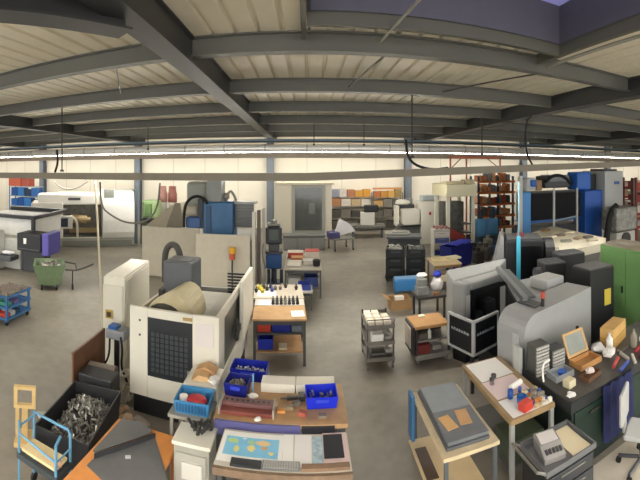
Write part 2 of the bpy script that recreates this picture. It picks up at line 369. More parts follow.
# --- green skip
t, w = TE('chip_skip', 'green tipping skip for metal chips on the floor at left', 'skip', (37, 291), (62, 291))
B = MB(); z1 = .78
vs = [(.06, .05, .16), (w - .06, .05, .16), (w - .06, .8, .16), (.06, .8, .16), (-.12, -.05, z1), (w + .1, -.05, z1), (w + .1, .95, z1), (-.12, .95, z1)]
vs += [(-.07, 0, z1), (w + .05, 0, z1), (w + .05, .9, z1), (-.07, .9, z1), (0, .1, .5), (w, .1, .5), (w, .8, .5), (0, .8, .5)]
B.add(vs, [(3, 2, 1, 0), (0, 1, 5, 4), (1, 2, 6, 5), (2, 3, 7, 6), (3, 0, 4, 7), (4, 5, 9, 8), (5, 6, 10, 9), (6, 7, 11, 10), (7, 4, 8, 11), (8, 9, 13, 12), (9, 10, 14, 13), (10, 11, 15, 14), (11, 8, 12, 15), (12, 13, 14, 15)])
B.build('hopper', M('#66795a', .5, var=.1), t)
B = MB()
for i in range(60): B.at((random.uniform(.1, w - .1), random.uniform(.15, .75), .6 + random.uniform(0, .12)), random.random() * 3, random.random() * 3, random.random() * 3).box(-.09, .09, -.04, .04, -.008, .008)
tag(B.build('metal_chips', M('#a9a69c', .4, .5, var=.2), t), kind='stuff')
MB().tube([(w + .1, .1, .62), (w + .45, .1, .6), (w + .75, .2, .66), (w + 1.0, .35, .72)], .025).tube([(w + .1, .8, .7), (w + .45, .5, .7), (w + .45, .1, .6)], .025).build('tow_bar', M('#4b4e4a', .5, .3), t)
for sx_ in (.12, w - .2):
    MB().cyl((sx_, .1, .1), (sx_ + .06, .1, .1), .1).build('wheel', RUB, t)
MB().cyl((w + .3, .12, .08), (w + .36, .12, .08), .08).tube([(w + .33, .12, .1), (w + .33, .12, .6)], .018).build('wheel', RUB, t)
# --- blue tray trolley bottom left
t, w = TE('tray_trolley', 'blue steel trolley with three trays of inserts at the left edge', 'trolley', (7, 327), (30, 315))
for x in (0, w - .05):
    for y in (0, .6): MB().box(x, x + .05, y, y + .05, .1, .7).build('post', M('#37699a', .45), t)
for n_, z in (('lower_tray', .14), ('middle_tray', .4), ('top_tray', .66)):
    MB().tray(-.02, w + .02, -.02, .67, z, z + .05, .015).build(n_, M('#37699a', .45), t)
for x in (.05, w - .05):
    for y in (.05, .6): MB().cyl((x, y - .02, .05), (x, y + .02, .05), .05).build('wheel', RUB, t)
(tx, ty), trz = t.location[:2], t.rotation_euler.z
def on(t, x, y, z):
    c, s = math.cos(t.rotation_euler.z), math.sin(t.rotation_euler.z)
    return (t.location.x + x * c - y * s, t.location.y + x * s + y * c, t.location.z + z)
B = MB()
for i in range(15):
    for j in range(11): B.box(.03 + i * (w - .06) / 15, .03 + i * (w - .06) / 15 + .03, .03 + j * .055, .065 + j * .055, 0, random.choice((.0, .02, .035)) + .004)
B.box(.02, w - .02, .02, .63, -.001, .004)
solo('insert_tray', B, [M('#857a70', .5, var=.55, scale=34)], 'speckled tray of tool inserts lying on the blue left trolley', 'tray', on(t, 0, 0, .715), trz)
for i, (c, lab) in enumerate((('#b5432f', 'red'), ('#d8d6cf', 'white'), ('#35506a', 'dark blue'))):
    solo('parts_box', MB().tray(0, .16, 0, .3, 0, .1, .008), M(c, .5), lab + ' parts box on the lowest tray of the blue left trolley', 'box', on(t, .06 + i * .2, .08, .158), trz, 'boxes in the blue left trolley')
for i, (c, lab) in enumerate((('#4d9a86', 'green'), ('#7c6a9a', 'mauve'))):
    solo('parts_box', MB().tray(0, .18, 0, .32, 0, .08, .008), M(c, .5), lab + ' parts box on the middle tray of the blue left trolley', 'box', on(t, .12 + i * .26, .08, .418), trz, 'boxes in the blue left trolley')

# ================================================================ THE OPEN WHITE MACHINING CENTRE (left foreground)
fx0, fx1, fy, H1 = -2.62, -1.22, 5.2, 1.63
t = T('machining_centre', 'large white machining centre with black window in front left of the aisle', 'machine', (fx0, fy, 0), -.02)
w = fx1 - fx0; dp = 2.25
MB().box(.04, w - .04, .06, dp - .05, 0, .3).build('plinth', M('#1d1e20', .5, var=.1), t)
B = MB().box(0, .3, 0, .06, .3, H1, .01).box(w * .72, w, 0, .06, .3, H1, .01).box(.3, w * .72, 0, .06, 1.5, H1, .008).box(.3, w * .72, 0, .06, .3, .62, .008); B.build('front_panel', WHITE, t)
k = MB().box(.3, w * .72, .012, .05, .62, 1.5).build('window_panel', M('#2e3135', .25), t)
B = MB()
for i in range(8):
    for j in range(8): B.box(.36 + i * .075, .41 + i * .075, .004, .0119, .7 + j * .075, .755 + j * .075)
B.build('window_guard', M('#3c4043', .4), k)
MB().cyl((w * .69, .0, .78), (w * .69, -.05, .78), .02).cyl((w * .69, -.05, .72), (w * .69, -.05, .84), .018).build('door_handle', M('#b5b5b0', .3, .6), t)
MB().box(0, .05, .06, dp, .3, 1.5).build('left_side_panel', WHITE, t)
MB().box(.05, w - .05, dp - .06, dp, .3, 1.35).build('rear_panel', M('#8e8f8a', .5), t)
# right side: sill, posts, dark doorway and the open door
B = MB().box(w - .06, w, .06, dp, .3, .72, .01).box(w - .06, w, .06, .34, .72, H1, .01).box(w - .06, w, .34, dp, H1 - .13, H1, .01).box(w - .06, w, dp - .2, dp, .72, H1 - .13, .01); B.build('right_side_frame', WHITE, t)
MB().box(w - .045, w - .03, .34, dp - .2, .72, H1 - .13).build('side_window', M('#5d5d55', .3, var=.15), t)
MB().box(w + .02, w + .09, 1.35, dp + .15, .72, H1 + .12, .015).build('sliding_door', WHITE, t)
MB().box(w + .015, w + .06, .9, 1.3, .95, 1.05).box(w + .0, w + .05, 1.05, 1.15, .85, 1.2).build('door_latch', M('#3c3c3a', .4), t)
# inside: sloping cream way cover with dark round mouth, floor pan
B = MB()
na = 10; r0, r1 = .36, .42; vs, fs = [], []
for i in range(na + 1):
    a = PI * i / na
    vs += [(.45 - r0 * math.cos(a), .28, 1.28 + r0 * math.sin(a)), (.5 - r1 * math.cos(a), .45, 1.3 + r1 * math.sin(a)), (.66 - .28 * math.cos(a), .93, 1.4 + .42 * math.sin(a))]
for i in range(na):
    for q_ in (0, 1): fs.append((i * 3 + q_, i * 3 + 3 + q_, i * 3 + 4 + q_, i * 3 + 1 + q_))
B.add(vs, fs); B.build('way_cover', M('#d8cda8', .5, var=.05), t)
B = MB(); B.add([(.45 - r0 * .98 * math.cos(PI * i / na), .29, 1.28 + r0 * .97 * math.sin(PI * i / na)) for i in range(na + 1)], [tuple(range(na + 1))]); B.build('cover_mouth', M('#55534b', .6), t)
MB().box(.06, w - .07, .08, dp - .08, 1.2, 1.27).build('inner_pan', M('#a7a49a', .4, var=.08), t)
MB().box(.95, 1.3, .3, dp - .2, 1.272, 1.3).build('work_table', M('#a19d90', .35, .4), t)
B = MB().box(.06, .17, .95, 1.9, 1.3, 1.62, .02).box(.06, .5, 1.58, 2.1, 1.3, 1.5, .02); B.build('slide_rail', M('#2d2c29', .4, var=.3), t)
B = MB().at((.1, .1, 1.36), rx=.12).box(0, .06, 0, .9, 0, .05); B.build('cover_strip', M('#b58b62', .5), t)
k = MB().box(.13, .67, 1.0, 1.55, 1.275, 2.1, .03).build('spindle_head', M('#575c61', .45, var=.06), t)
MB().box(.2, .6, 1.1, 1.45, 2.101, 2.108).build('top_hatch', M('#2f3337', .4), k)
MB().tube([(-.08, 1.62, 1.55), (-.1, 1.62, 1.95), (-.06, 1.62, 2.2), (.08, 1.62, 2.3), (.2, 1.62, 2.2), (.24, 1.62, 1.95)], .062, 12, 3).build('corrugated_hose', M('#47443f', .6), t)
MB().ball((.1, 1.25, 1.5), .1, 1.6, 1, .6, .15).build('red_coupling', M('#a35a52', .5), t)
B = MB()
for i in range(7): B.box(1.02 + .0 * i, 1.38, dp - .1, dp - .07, 1.28 + i * .06, 1.31 + i * .06)
B.build('rear_grille', M('#2c2d2d', .5), t)
MB().box(w - .34, w - .08, -.012, -.003, 1.2, 1.52).build('notice_sheet', M('#ded6d2', .7), t)
MB().box(w * .62, w * .72, .005, -.012, 1.535, 1.58).build('name_plate', M('#a88d57', .4), t)
for z in (1.42, 1.2): MB().at((.16, 0, 0)).box(0, .03, -.01, 0, z, z + .03).build('bolt_cap', DGREY, t)
# tall white electrical cabinet on its left
t = T('electrical_cabinet', 'tall white electrical cabinet at the left side of the white machining centre', 'cabinet', (-3.55, 5.98, 0), .10)
MB().box(0, .42, 0, 1.42, 0, 1.75, .015).build('cabinet_body', WHITE, t)
MB().box(.0, .39, -.022, -.001, .1, 1.62, .006).build('door', M('#d6d2c3', .45), t)
k = MB().box(.06, .2, -.045, -.024, 1.02, 1.17).build('switch_plate', M('#b59a42', .5), t)
MB().box(.09, .17, -.06, -.046, 1.05, 1.14).build('switch', M('#3a2a22', .5), k)
MB().box(.421, .445, .12, 1.3, .2, 1.68).build('side_cover', M('#c7c3b6', .45), t)
MB().box(.02, .4, .02, 1.4, 1.751, 1.775).build('top_lid', M('#dcd8cb', .45), t)
# brown panel and the clutter between machine and chip bin
solo('brown_panel', MB().box(0, .03, 0, 1.05, 0, .92).box(-.004, .034, 0, 1.05, .9205, .945), [BROWN], 'upright brown board standing on the floor left of the white cabinet', 'board', (-3.32, 4.66, 0), .06)
t = T('chip_conveyor', 'dark chip conveyor with motor left of the white machining centre', 'conveyor', (-3.22, 4.66, 0), .08)
t.scale = (1, 1, .72)
B = MB().at((0, 0, 0)).box(.06, .5, .02, .5, 0, .12).prism([(0, .12), (.55, .12), (.5, .75), (.1, .75)], 'x', .1, .46); B.build('conveyor_body', M('#34322e', .5, var=.3), t)
MB().box(.02, .56, .0, .3, .76, .95, .02).build('discharge_head', M('#26262a', .5, var=.2), t)
MB().cyl((.0, .38, .85), (.45, .4, .85), .1).build('motor', M('#8a7f78', .4, .4, var=.2), t)
for x, z, r_ in ((.1, .5, .06), (.35, .62, .09)): MB().cyl((x, .02, z), (x, -.06, z), r_).build('pulley', M('#6e5a50', .4, .5), t)
t = T('valve_station', 'small white and blue valve box with cables on the white cabinet front', 'valve box', (-3.3, 5.62, 0))
MB().box(0, .36, 0, .26, .82, .98, .02).build('valve_box', M('#8d9096', .4), t)
MB().box(.04, .2, .03, .2, .981, 1.03).build('blue_valve', M('#2c5a9a', .4), t)
MB().box(.13, .2, .08, .15, .0, .82).build('stand', BLACK, t)
MB().tube([(.3, 0, .9), (.36, -.05, .7), (.33, -.05, .45), (.36, 0, .3), (.38, .1, .1)], .02, 8, 2).tube([(.1, -.02, .84), (.15, -.12, .6), (.0, -.1, .35), (.2, -.1, .06)], .018, 8, 2).build('cable', RUB, t)
B = MB()
for i in range(9):
    a, b_ = random.uniform(-.25, .25), random.uniform(-.3, .3)
    B.tube([(a - .2, b_, .04 + i * .05), (a, b_ + .15, .07 + i * .05), (a + .22, b_ + .05, .05 + i * .05), (a + .1, b_ - .2, .08 + i * .04), (a - .15, b_ - .1, .05 + i * .05)], .022, 7, 2)
solo('hose_coil', B, M('#b3aa98', .5), 'tangle of pale hoses on the floor left of the machining centre', 'hose', (-2.77, 5.52, 0), 1.5)
bpy.data.objects['hose_coil'].scale = (.6, .3, 1.0)
# long black swarf bin full of chips
t = T('swarf_bin', 'long black bin of metal chips on the floor at lower left', 'bin', (-3.02, 3.45, 0), .16)
MB().tray(0, .72, 0, 1.12, .06, .62, .02, .04).build('bin_body', M('#26272a', .5, var=.2), t)
B = MB().box(.05, .67, .05, 1.1, .3, .4)
tag(B.build('chip_fill', M('#4c4b48', .5, .4, var=.3, scale=20), t), kind='stuff')
B = MB()
for i in range(340):
    x, y = random.uniform(.1, .62), random.uniform(.1, 1.05); h = .42 + .14 * math.exp(-((x - .33) ** 2 + (y - .75) ** 2) * 9)
    B.at((x, y, h + random.uniform(-.03, .02)), random.random() * 6, random.random() * 6, random.random() * 6).box(-.035, .035, -.012, .012, -.005, .005)
tag(B.build('metal_chips', M('#9a9892', .35, .6, var=.3, scale=25), t), kind='stuff')
for x in (.1, .6):
    for y in (.12, 1.0): MB().cyl((x - .02, y, .035), (x + .02, y, .035), .035).build('wheel', RUB, t)
solo('plank', MB().box(0, .12, 0, .5, 0, .03), M('#d9d3c2', .6), 'short white plank leaning flat beside the black bin', 'plank', (-3.35, 4.05, .6), -.6)
bpy.data.objects['plank'].rotation_euler = (-.25, 0, -.55); bpy.data.objects['plank'].location = (-3.62, 4.2, .15)
# wooden trestle
t = T('wooden_trestle', 'pale wooden trestle standing on the floor at lower left', 'trestle', (-3.62, 3.72, 0), .6)
t.scale = (1, 1, .76)
MB().box(0, .3, 0, .06, .6, .66).box(0, .05, 0, .06, .66, .93).box(.25, .3, 0, .06, .66, .93).box(0, .3, 0, .06, .93, .98).build('upper_frame', M('#d3b57c', .6, var=.1), t)
MB().box(.11, .19, .01, .05, .08, .6).build('upright', M('#c9aa72', .6, var=.1), t)
MB().box(.02, .28, -.12, .18, 0, .08).build('foot', M('#c9aa72', .6, var=.1), t)
MB().box(.02, .07, .02, .05, .08, .6).build('brace', M('#c9aa72', .6, var=.1), t)
# blue tube hand trolley
t = T('hand_trolley', 'light blue tubular hand trolley carrying a cream board at bottom left corner', 'trolley', (-2.98, 3.15, 0), .0)
MB().box(.02, .51, .02, .235, .5, .53, .004).build('cream_board', M('#e0c998', .6, var=.06), t)
B = MB().tube([(0, 0, .1), (0, 0, .84)], .014).tube([(0, .26, .1), (0, .26, .82), (.5, .26, .82), (.53, .26, .78), (.53, .26, .1)], .016).tube([(0, 0, .78), (.0, .26, .78)], .012).tube([(0, 0, .7), (.53, 0, .62), (.53, .26, .62)], .012).tube([(.53, 0, .1), (.53, 0, .8), (.5, .12, .82)], .016)
B.build('blue_tube_frame', M('#5f96b8', .4), t)
MB().box(-.02, .56, -.02, .03, .42, .48).box(-.02, .56, .24, .28, .42, .48).box(-.02, .02, .03, .24, .42, .48).box(.51, .56, .03, .24, .42, .48).build('lower_rail', M('#3b4246', .5), t)
for x in (.0, .53):
    for y in (0, .26): MB().cyl((x - .015, y, .05), (x + .015, y, .05), .05).build('wheel', RUB, t)
MB().ball((.5, .06, .57), .06, 1, .7, .6, .2).build('rag', M('#c9a484', .8), t)
# ================================================================ BORING MACHINE BEHIND (left of centre)
Ym = 11.3
t = T('boring_machine', 'blue column boring machine behind beige guard panels left of centre', 'machine', (XA(196, Ym), Ym, 0))
x_ = lambda px, Y=Ym: XA(px, Y) - XA(196, Ym)
MB().box(x_(196), x_(250), 0, .06, 0, 1.73, .01).build('right_guard_panel', M('#cdc6b4', .5, var=.04), t)
MB().box(x_(142, 12.2), x_(200, 12.2), .9, .96, 0, 1.72, .01).build('left_guard_panel', M('#c8c1ae', .5, var=.04), t)
k = MB().box(x_(203, 12.4), x_(233, 12.4), 1.1, 1.9, .2, 2.62, .04).build('blue_column', M('#3b6d9c', .45, var=.06), t)
MB().box(x_(206, 12.4), x_(211, 12.4), 1.06, 1.099, .8, 2.5).build('guide_way', M('#2c4f78', .45), k)
MB().box(x_(206, 12.4), x_(221, 12.4), 1.15, 1.75, 2.622, 3.4, .03).build('spindle_motor', M('#8d918f', .45, var=.05), t)
MB().box(x_(185, 13), x_(206, 13), 1.8, 2.6, 2.3, 3.28, .12).build('rear_housing', M('#9fa39a', .5), t)
B = MB()
for i in range(8): B.box(x_(234, 12.6), x_(253, 12.6), 1.4 + .01 * (i % 2), 1.6, 1.75 + i * .1, 1.84 + i * .1)
B.build('slatted_way_cover', M('#6c6f70', .4, .3), t)
B = MB().box(x_(234, 12.6), x_(256, 12.6), 1.3, 1.7, 2.56, 2.64); B.build('cover_rail', LGREY, t)
for i, (px, c) in enumerate(((251.5, '#d2cec2'), (255.5, '#6a5f58'), (259.5, '#c9c5ba'))):
    MB().box(x_(px), x_(px + 3), .1 + .25 * i, .3 + .25 * i, 0, 2.42 + .03 * i).build('guard_post', M(c, .5), t)
k = MB().cyl((x_(233), -.12, 0), (x_(233), -.12, 1.02), .025).build('lamp_post', DGREY, t)
MB().cyl((x_(233), -.12, 1.02), (x_(233), -.12, 1.2), .09).build('red_lens', M('#c05a45', .3), t)
MB().cyl((x_(233), -.12, 1.2), (x_(233), -.12, 1.38), .1).build('yellow_lens', M('#e0a92e', .3, emit=0), t)
MB().tube([pp(184, 228, 12.4) - Vector((0, 0, 0)) if False else (x_(184, 12.3), 1.0, 1.75), (x_(184, 12.3), 1.0, 2.3), (x_(187, 12.3), 1.0, 2.65), (x_(196, 12.3), 1.0, 2.85), (x_(205, 12.3), 1.04, 2.72), (x_(207, 12.3), 1.04, 2.55)], .05, 10, 3).build('black_hose', RUB, t)
MB().box(x_(184, 12.3), x_(199, 12.3), 1.15, 1.6, 1.7, 2.08, .05).build('blue_motor', M('#3f639c', .45), t)
MB().cyl((x_(181, 12.6), 1.7, 2.25), (x_(195, 12.6), 1.7, 2.25), .22, n=18).build('drum', M('#c3bcab', .4), t)
MB().box(x_(196, 12.3), x_(201, 12.3), 1.2, 1.5, 1.7, 2.7).build('dark_bracket', M('#383a40', .5), t)
MB().box(x_(150), x_(248), .97, 3.2, 0, 1.4, .03).build('machine_bed', M('#8f908c', .5, var=.08), t)
MB().tube([(x_(222, 12.6), 1.9, 2.62), (x_(226, 12.6), 1.9, 3.0), (x_(231, 12.6), 1.9, 2.8), (x_(233, 12.6), 1.9, 2.6)], .05, 8, 2).ball((x_(224, 12.6), 1.6, 2.78), .13).build('pipe_fitting', M('#a7a59c', .4), t)
# sheet metal hoppers behind the panels
for lab, poly, c, yy in (('pale sheet metal hopper with sloping side behind the left guard panel', [(144, 227), (184, 227), (180, 203), (172, 205)], '#b9b19c', 15.3),
                     ('darker sheet metal chute behind the left guard panel', [(166, 227), (184, 227), (180, 203), (175, 203)], '#8f8675', 14.75)):
    pts = [(XA(a, yy), ZA(a, b, yy)) for a, b in poly]
    pts = [(pts[0][0], 0.0), pts[0], pts[3], pts[2], pts[1], (pts[1][0], 0.0)]
    solo('sheet_hopper', MB().prism(pts, 'y', yy, yy + .12 if c == '#8f8675' else yy + .8), M(c, .5, var=.06), lab, 'hopper')
for i, (px, c, lab) in enumerate(((163, '#b98a82', 'left'), (172.5, '#9a6258', 'right'))):
    t = T('gas_bottle', lab + ' one of two tall bottles with red tops behind the hopper', 'bottle', (XA(px, 18.8), 18.8, 0), 0, 'gas bottles behind the hopper')
    MB().lathe([(.23, 0), (.23, 2.0), (.2, 2.25), (.1, 2.4)], 16).build('bottle_body', M('#c9c4b8', .5), t, True)
    MB().lathe([(.24, 2.0), (.24, 2.45), (.2, 2.55), (.18, 2.85)], 16).build('red_cap', M(c, .5), t, True)
t = T('bench_grinder', 'light green grinding machine behind the white turning machine door', 'machine', (XA(140, 17.2), 17.2, 0))
MB().box(0, .95, 0, .8, 0, 1.3, .04).build('base_cabinet', M('#4e534c', .5, var=.2), t)
MB().box(.05, .9, .1, .7, 1.3, 2.2, .1).build('green_housing', M('#9db883', .5, var=.15), t)
MB().box(.3, .6, -.06, .098, 1.5, 2.0).build('dark_panel', M('#6d8a58', .5), t)
MB().cyl((.2, .05, 1.2), (.75, .05, 1.2), .12).build('wheel_guard', BLACK, t)

# ================================================================ PILLAR DRILL + TALL GLAZED MACHINE + COUNTER
t, w = TE('pillar_drill', 'dark pillar drill with blue base beside the boring machine right end', 'drill', (264, 288), (284, 288))
MB().box(.08, w - .08, .1, .6, 0, .12, .02).build('base_plate', M('#2b3a55', .5), t)
MB().box(.06, w - .06, .15, .6, .55, 1.02, .05).build('blue_tank', M('#234f86', .45, var=.1), t)
MB().cyl((w / 2, .45, .1), (w / 2, .45, 1.5), .09).build('column', DGREY, t)
MB().box(.04, w - .04, .1, .55, 1.04, 1.12).box(.14, w - .14, .12, .5, 1.12, 1.35, .03).build('drill_table', M('#45474b', .45, var=.2), t)
k = MB().box(.06, w - .06, .0, .62, 1.36, 1.9, .06).build('drill_head', M('#33363a', .45, var=.1), t)
MB().box(.16, w - .18, -.02, -.003, 1.5, 1.82).build('front_cover', M('#4a5450', .35), k)
MB().box(.1, w - .12, .1, .5, 1.92, 2.0, .03).cyl((w / 2, .3, 2.0), (w / 2, .3, 2.1), .1).build('top_cap', M('#8e8c84', .5), t)
MB().tube([(.0, .1, 1.4), (-.06, -.05, 1.2), (-.02, -.05, .9), (.05, .05, .6)], .018).build('feed_lever', STEEL, t)
for i in range(3): MB().box(.1 + i * .2, .2 + i * .2, .12, .2, .12, .54).build('leg', M('#303a46', .5), t)

t, w = TE('glazed_machine', 'tall beige machine with grey framed sliding glass door at the back centre', 'machine', (274, 239), (332, 239))
a, b_ = w * 18 / 58, w * 51 / 58
MB().box(0, a - .01, .08, 2.2, 0, 2.9, .02).build('left_panel', M('#ccc5b2', .5), t)
MB().box(b_ + .01, w, .08, 2.2, 0, 2.9, .02).build('right_panel', M('#d4cdbb', .5), t)
MB().box(a, b_, 1.0, 2.2, 0, 2.9).build('back_body', M('#6f706a', .5, var=.15), t)
MB().frame(a, b_, .3, 2.9, 0, .1, .16).build('door_frame', M('#97968d', .45), t)
MB().box(a + .16, b_ - .16, .04, .05, .46, 2.74).build('door_glass', M('#b8bcb8', .08, trans=.85), t)
MB().box(a + .3, b_ - .3, .6, .9, .6, 1.5, .05).box(a + .55, a + 1.0, .5, .8, 1.5, 2.3, .05).box(a + .2, b_ - .2, .95, .99, .5, 2.7).build('spindle_inside', M('#4b4c4c', .35, .4, var=.3), t)
MB().box(a + .9, a + 1.25, .4, .5, 1.3, 1.9, .05).build('lit_part', M('#e8eae6', .3), t)
MB().box(.05, w + .1, -.35, 2.2, 2.92, 3.02).build('roof_lid', M('#c6bda5', .5), t)
t, w = TE('steel_counter', 'low dark grey counter in front of the tall glazed machine', 'counter', (283, 251), (326, 250))
MB().box(0, w, 0, .75, .62, .7, .01).build('worktop', M('#5a5b58', .5), t)
MB().box(.04, w - .04, .04, .7, 0, .618).build('cupboard', M('#6a6b68', .5, var=.05), t)
for i in range(3): MB().box(.06 + i * w / 3, w / 3 - .06 + i * w / 3, .015, .039, .06, .58).build('door', M('#747572', .5), t)

def table(name, lab, cat, pa, pb, dep, h, top, leg, z=0, shelf=(), tt=.04, lg=.05, group=None, wheels=False):
    """four-legged table, top split from its legs; pa-pb the front edge of the top in the photo"""
    t, w = TE(name, lab, cat, pa, pb, h, group)
    MB().box(0, w, 0, dep, h - tt, h, .006).build('table_top', top, t)
    for x in (.02, w - .02 - lg):
        for y in (.02, dep - .02 - lg): MB().box(x, x + lg, y, y + lg, .1 if wheels else 0, h - tt - .001).build('leg', leg, t)
    MB().box(.075, w - .075, .03, .06, h - tt - .08, h - tt - .001).build('apron', leg, t)
    for s_ in shelf: MB().box(.075, w - .075, .03, dep - .03, s_ - .025, s_).build('shelf', leg if not isinstance(shelf, dict) else shelf[s_], t)
    if wheels:
        for x in (.045, w - .045):
            for y in (.045, dep - .045): MB().cyl((x - .02, y, .05), (x + .02, y, .05), .05).cyl((x, y, .05), (x, y, .1), .015).build('wheel', RUB, t)
    return t, w
FR = M('#4c4d4c', .5)
t, w = table('assembly_table', 'work table loaded with red and white boxes in the middle background', 'table', (284, 269), (322, 269), 2.1, .85, M('#b8b2a4', .5), FR, shelf=(.3,))
def put(t, name, lab, cat, mb, mat, x, y, z, rz=0, group=None, smooth=False, kind=None):
    return solo(name, mb, mat, lab, cat, on(t, x, y, z + .002), t.rotation_euler.z + rz, group, smooth, kind)
def cartonbox(wx, dy, hz, c, stripe=None):
    return MB().box(0, wx, 0, dy, 0, hz, .006)
t0 = t
def boxthing(t, lab, cat, x, y, z, wx, dy, hz, c, lid, rz=0, group=None, name='carton'):
    r = T(name, lab, cat, on(t, x, y, z + .002), t.rotation_euler.z + rz, group)
    MB().box(0, wx, 0, dy, 0, hz, .006).build('box_body', M(c, .7), r); MB().box(-.004, wx + .004, -.004, dy + .004, hz + .001, hz + .02).build('box_lid', M(lid, .7), r); return r
g = 'boxes on the assembly table'
boxthing(t, 'long white carton with red top at the left rear of the table', 'box', .05, 1.4, .85, .5, .35, .16, '#b5463a', '#e6ddd2', 0, g)
boxthing(t, 'white carton with red lid at right rear of the table', 'box', .62, 1.35, .85, .45, .42, .2, '#d9cfc2', '#c4483a', 0, g)
boxthing(t, 'flat orange brown carton in front of the long white carton', 'box', .2, .95, .85, .38, .3, .09, '#b06a3c', '#cf9a62', .1, g)
boxthing(t, 'small white carton at the left front of the table', 'box', .08, .35, .85, .4, .35, .08, '#dcd6c8', '#e6e0d2', -.1, g)
boxthing(t, 'white carton with grey corner in the middle front of the table', 'box', .56, .5, .85, .35, .3, .1, '#cfccc4', '#dfdcd4', .15, g)
put(t, 'round_tub', 'black round tub at the right front of the table', 'tub', MB().lathe([(.1, 0), (.12, .18), (.1, .18), (.09, .02)], 16), BLACK, .95, .35, .85)
put(t, 'grey_tub', 'grey tub on the shelf below the red and white boxes', 'tub', MB().tray(0, .35, 0, .3, 0, .25), LGREY, .12, .1, .3)
put(t, 'blue_tub', 'dark blue tub on the shelf under the assembly table', 'tub', MB().tray(0, .4, 0, .5, 0, .28), M('#2a3c70', .5), .58, .1, .3)
t, w = table('low_table', 'low white topped side table before the red and white boxes', 'table', (286, 292), (313, 292), .6, .5, M('#c6c2b8', .5), FR)
put(t, 'shallow_bin', 'blue shallow bin on the low white topped side table', 'bin', MB().tray(0, .35, 0, .4, 0, .14), M('#2b3f8e', .4), w - .4, .12, .5)
# --- tool benches in the aisle
t, w = table('tool_bench', 'tool bench covered with small tool holders behind the wooden bench', 'bench', (253, 298), (304, 298), 1.0, .88, M('#c3b9a6', .5, var=.06), FR)
TB = t
MB().box(.08, w * .45, .12, .5, .8805, .884).build('white_sheet', PAPER, t)
holders = [(.05, .4, '#2a2a2a'), (.1, .6, '#c6b62e'), (.16, .5, '#d6c53a'), (.22, .68, '#3a3a36'), (.2, .35, '#b8a92c'), (.3, .55, '#4b463e'), (.38, .7, '#35354a'), (.42, .45, '#3b4f9a'), (.5, .6, '#77706a'), (.75, .75, '#443a34'), (1.0, .6, '#3a332e'), (.62, .62, '#8a7f78')]
for i, (x, y, c) in enumerate(holders):
    put(t, 'tool_holder', 'small %s tool holder standing on the rear tool bench, number %d from the left' % ({'#2a2a2a': 'black', '#c6b62e': 'yellow', '#d6c53a': 'bright yellow', '#3a3a36': 'dark', '#b8a92c': 'mustard'}.get(c, 'grey'), i + 1), 'tool',
        MB().lathe([(.035, 0), (.035, .04), (.045, .05), (.045, .07), (.02, .08), (.015, .13)], 10), M(c, .4, .3), x * w / 1.15, y, .88, 0, 'tool holders on the rear tool bench', True)
SH = M('#b18a60', .6, var=.12)
t, w = table('wooden_bench', 'wooden topped tool bench with two shelves of blue bins beside the aisle', 'bench', (252, 319), (307, 319), 1.1, .9, M('#b89468', .55, var=.12), FR, shelf={.28: SH, .62: FR})
WB = t
MB().box(.0, w, .7, 1.08, .9005, .915).build('pale_mat', M('#c9c3b8', .6), t)
put(t, 'paper_sheet', 'white paper sheet at the right front corner of the wooden bench', 'paper', MB().box(0, .25, 0, .3, 0, .003), PAPER, w - .28, .12, .9, .05)
put(t, 'paper_sheet', 'large white paper sheet at the left rear of the wooden bench', 'paper', MB().box(0, .3, 0, .28, 0, .003), PAPER, .06, .72, .914, -.1)
for i in range(14):
    x = .38 + (i % 7) * .085; y = .76 + (i // 7) * .17
    put(t, 'tool_holder', 'dark steel tool holder in the %s row on the wooden bench, %s from left' % (('front', 'rear')[i // 7], ('first', 'second', 'third', 'fourth', 'fifth', 'sixth', 'seventh')[i % 7]), 'tool',
        MB().lathe([(.036, 0), (.036, .03), (.028, .04), (.03, .07), (.016, .08), (.014, .12)], 10), M(('#38363a', '#4d4a48', '#2c2c2c', '#85807a')[i % 4], .4, .5), x, y, .914, 0, 'tool holders on the wooden bench', True)
for lab, x, z, wx, hz, c in (('red bin on the upper shelf of the wooden bench', .09, .62, .26, .14, '#b2402f'), ('dark blue bin on the upper shelf of the wooden bench', .37, .62, .36, .16, '#1c2a86'), ('grey bin on the upper shelf of the wooden bench', .74, .62, .2, .12, '#6d7680'), ('bright blue bin on the lower shelf of the wooden bench', .1, .28, .3, .2, '#1a2fa4')):
    put(t, 'shelf_bin', lab, 'bin', MB().tray(0, wx, 0, .4, 0, hz, .012, .01), M(c, .4), x, .09, z)
put(t, 'loose_part', 'white plastic part in the bright blue bin', 'part', MB().ball((0, 0, .05), .05, 1, 1, .8, .1), PAPER, .2, .2, .3)
put(t, 'paper_stack', 'small pile of papers on the lower shelf beside the bright blue bin', 'paper', MB().box(0, .16, 0, .2, 0, .04), M('#d8cdb6', .7), .5, .1, .28)
put(t, 'red_part', 'small orange red part in the red bin', 'part', MB().cyl((0, 0, .03), (.1, .05, .05), .03), M('#d25a30', .5), .15, .25, .637)

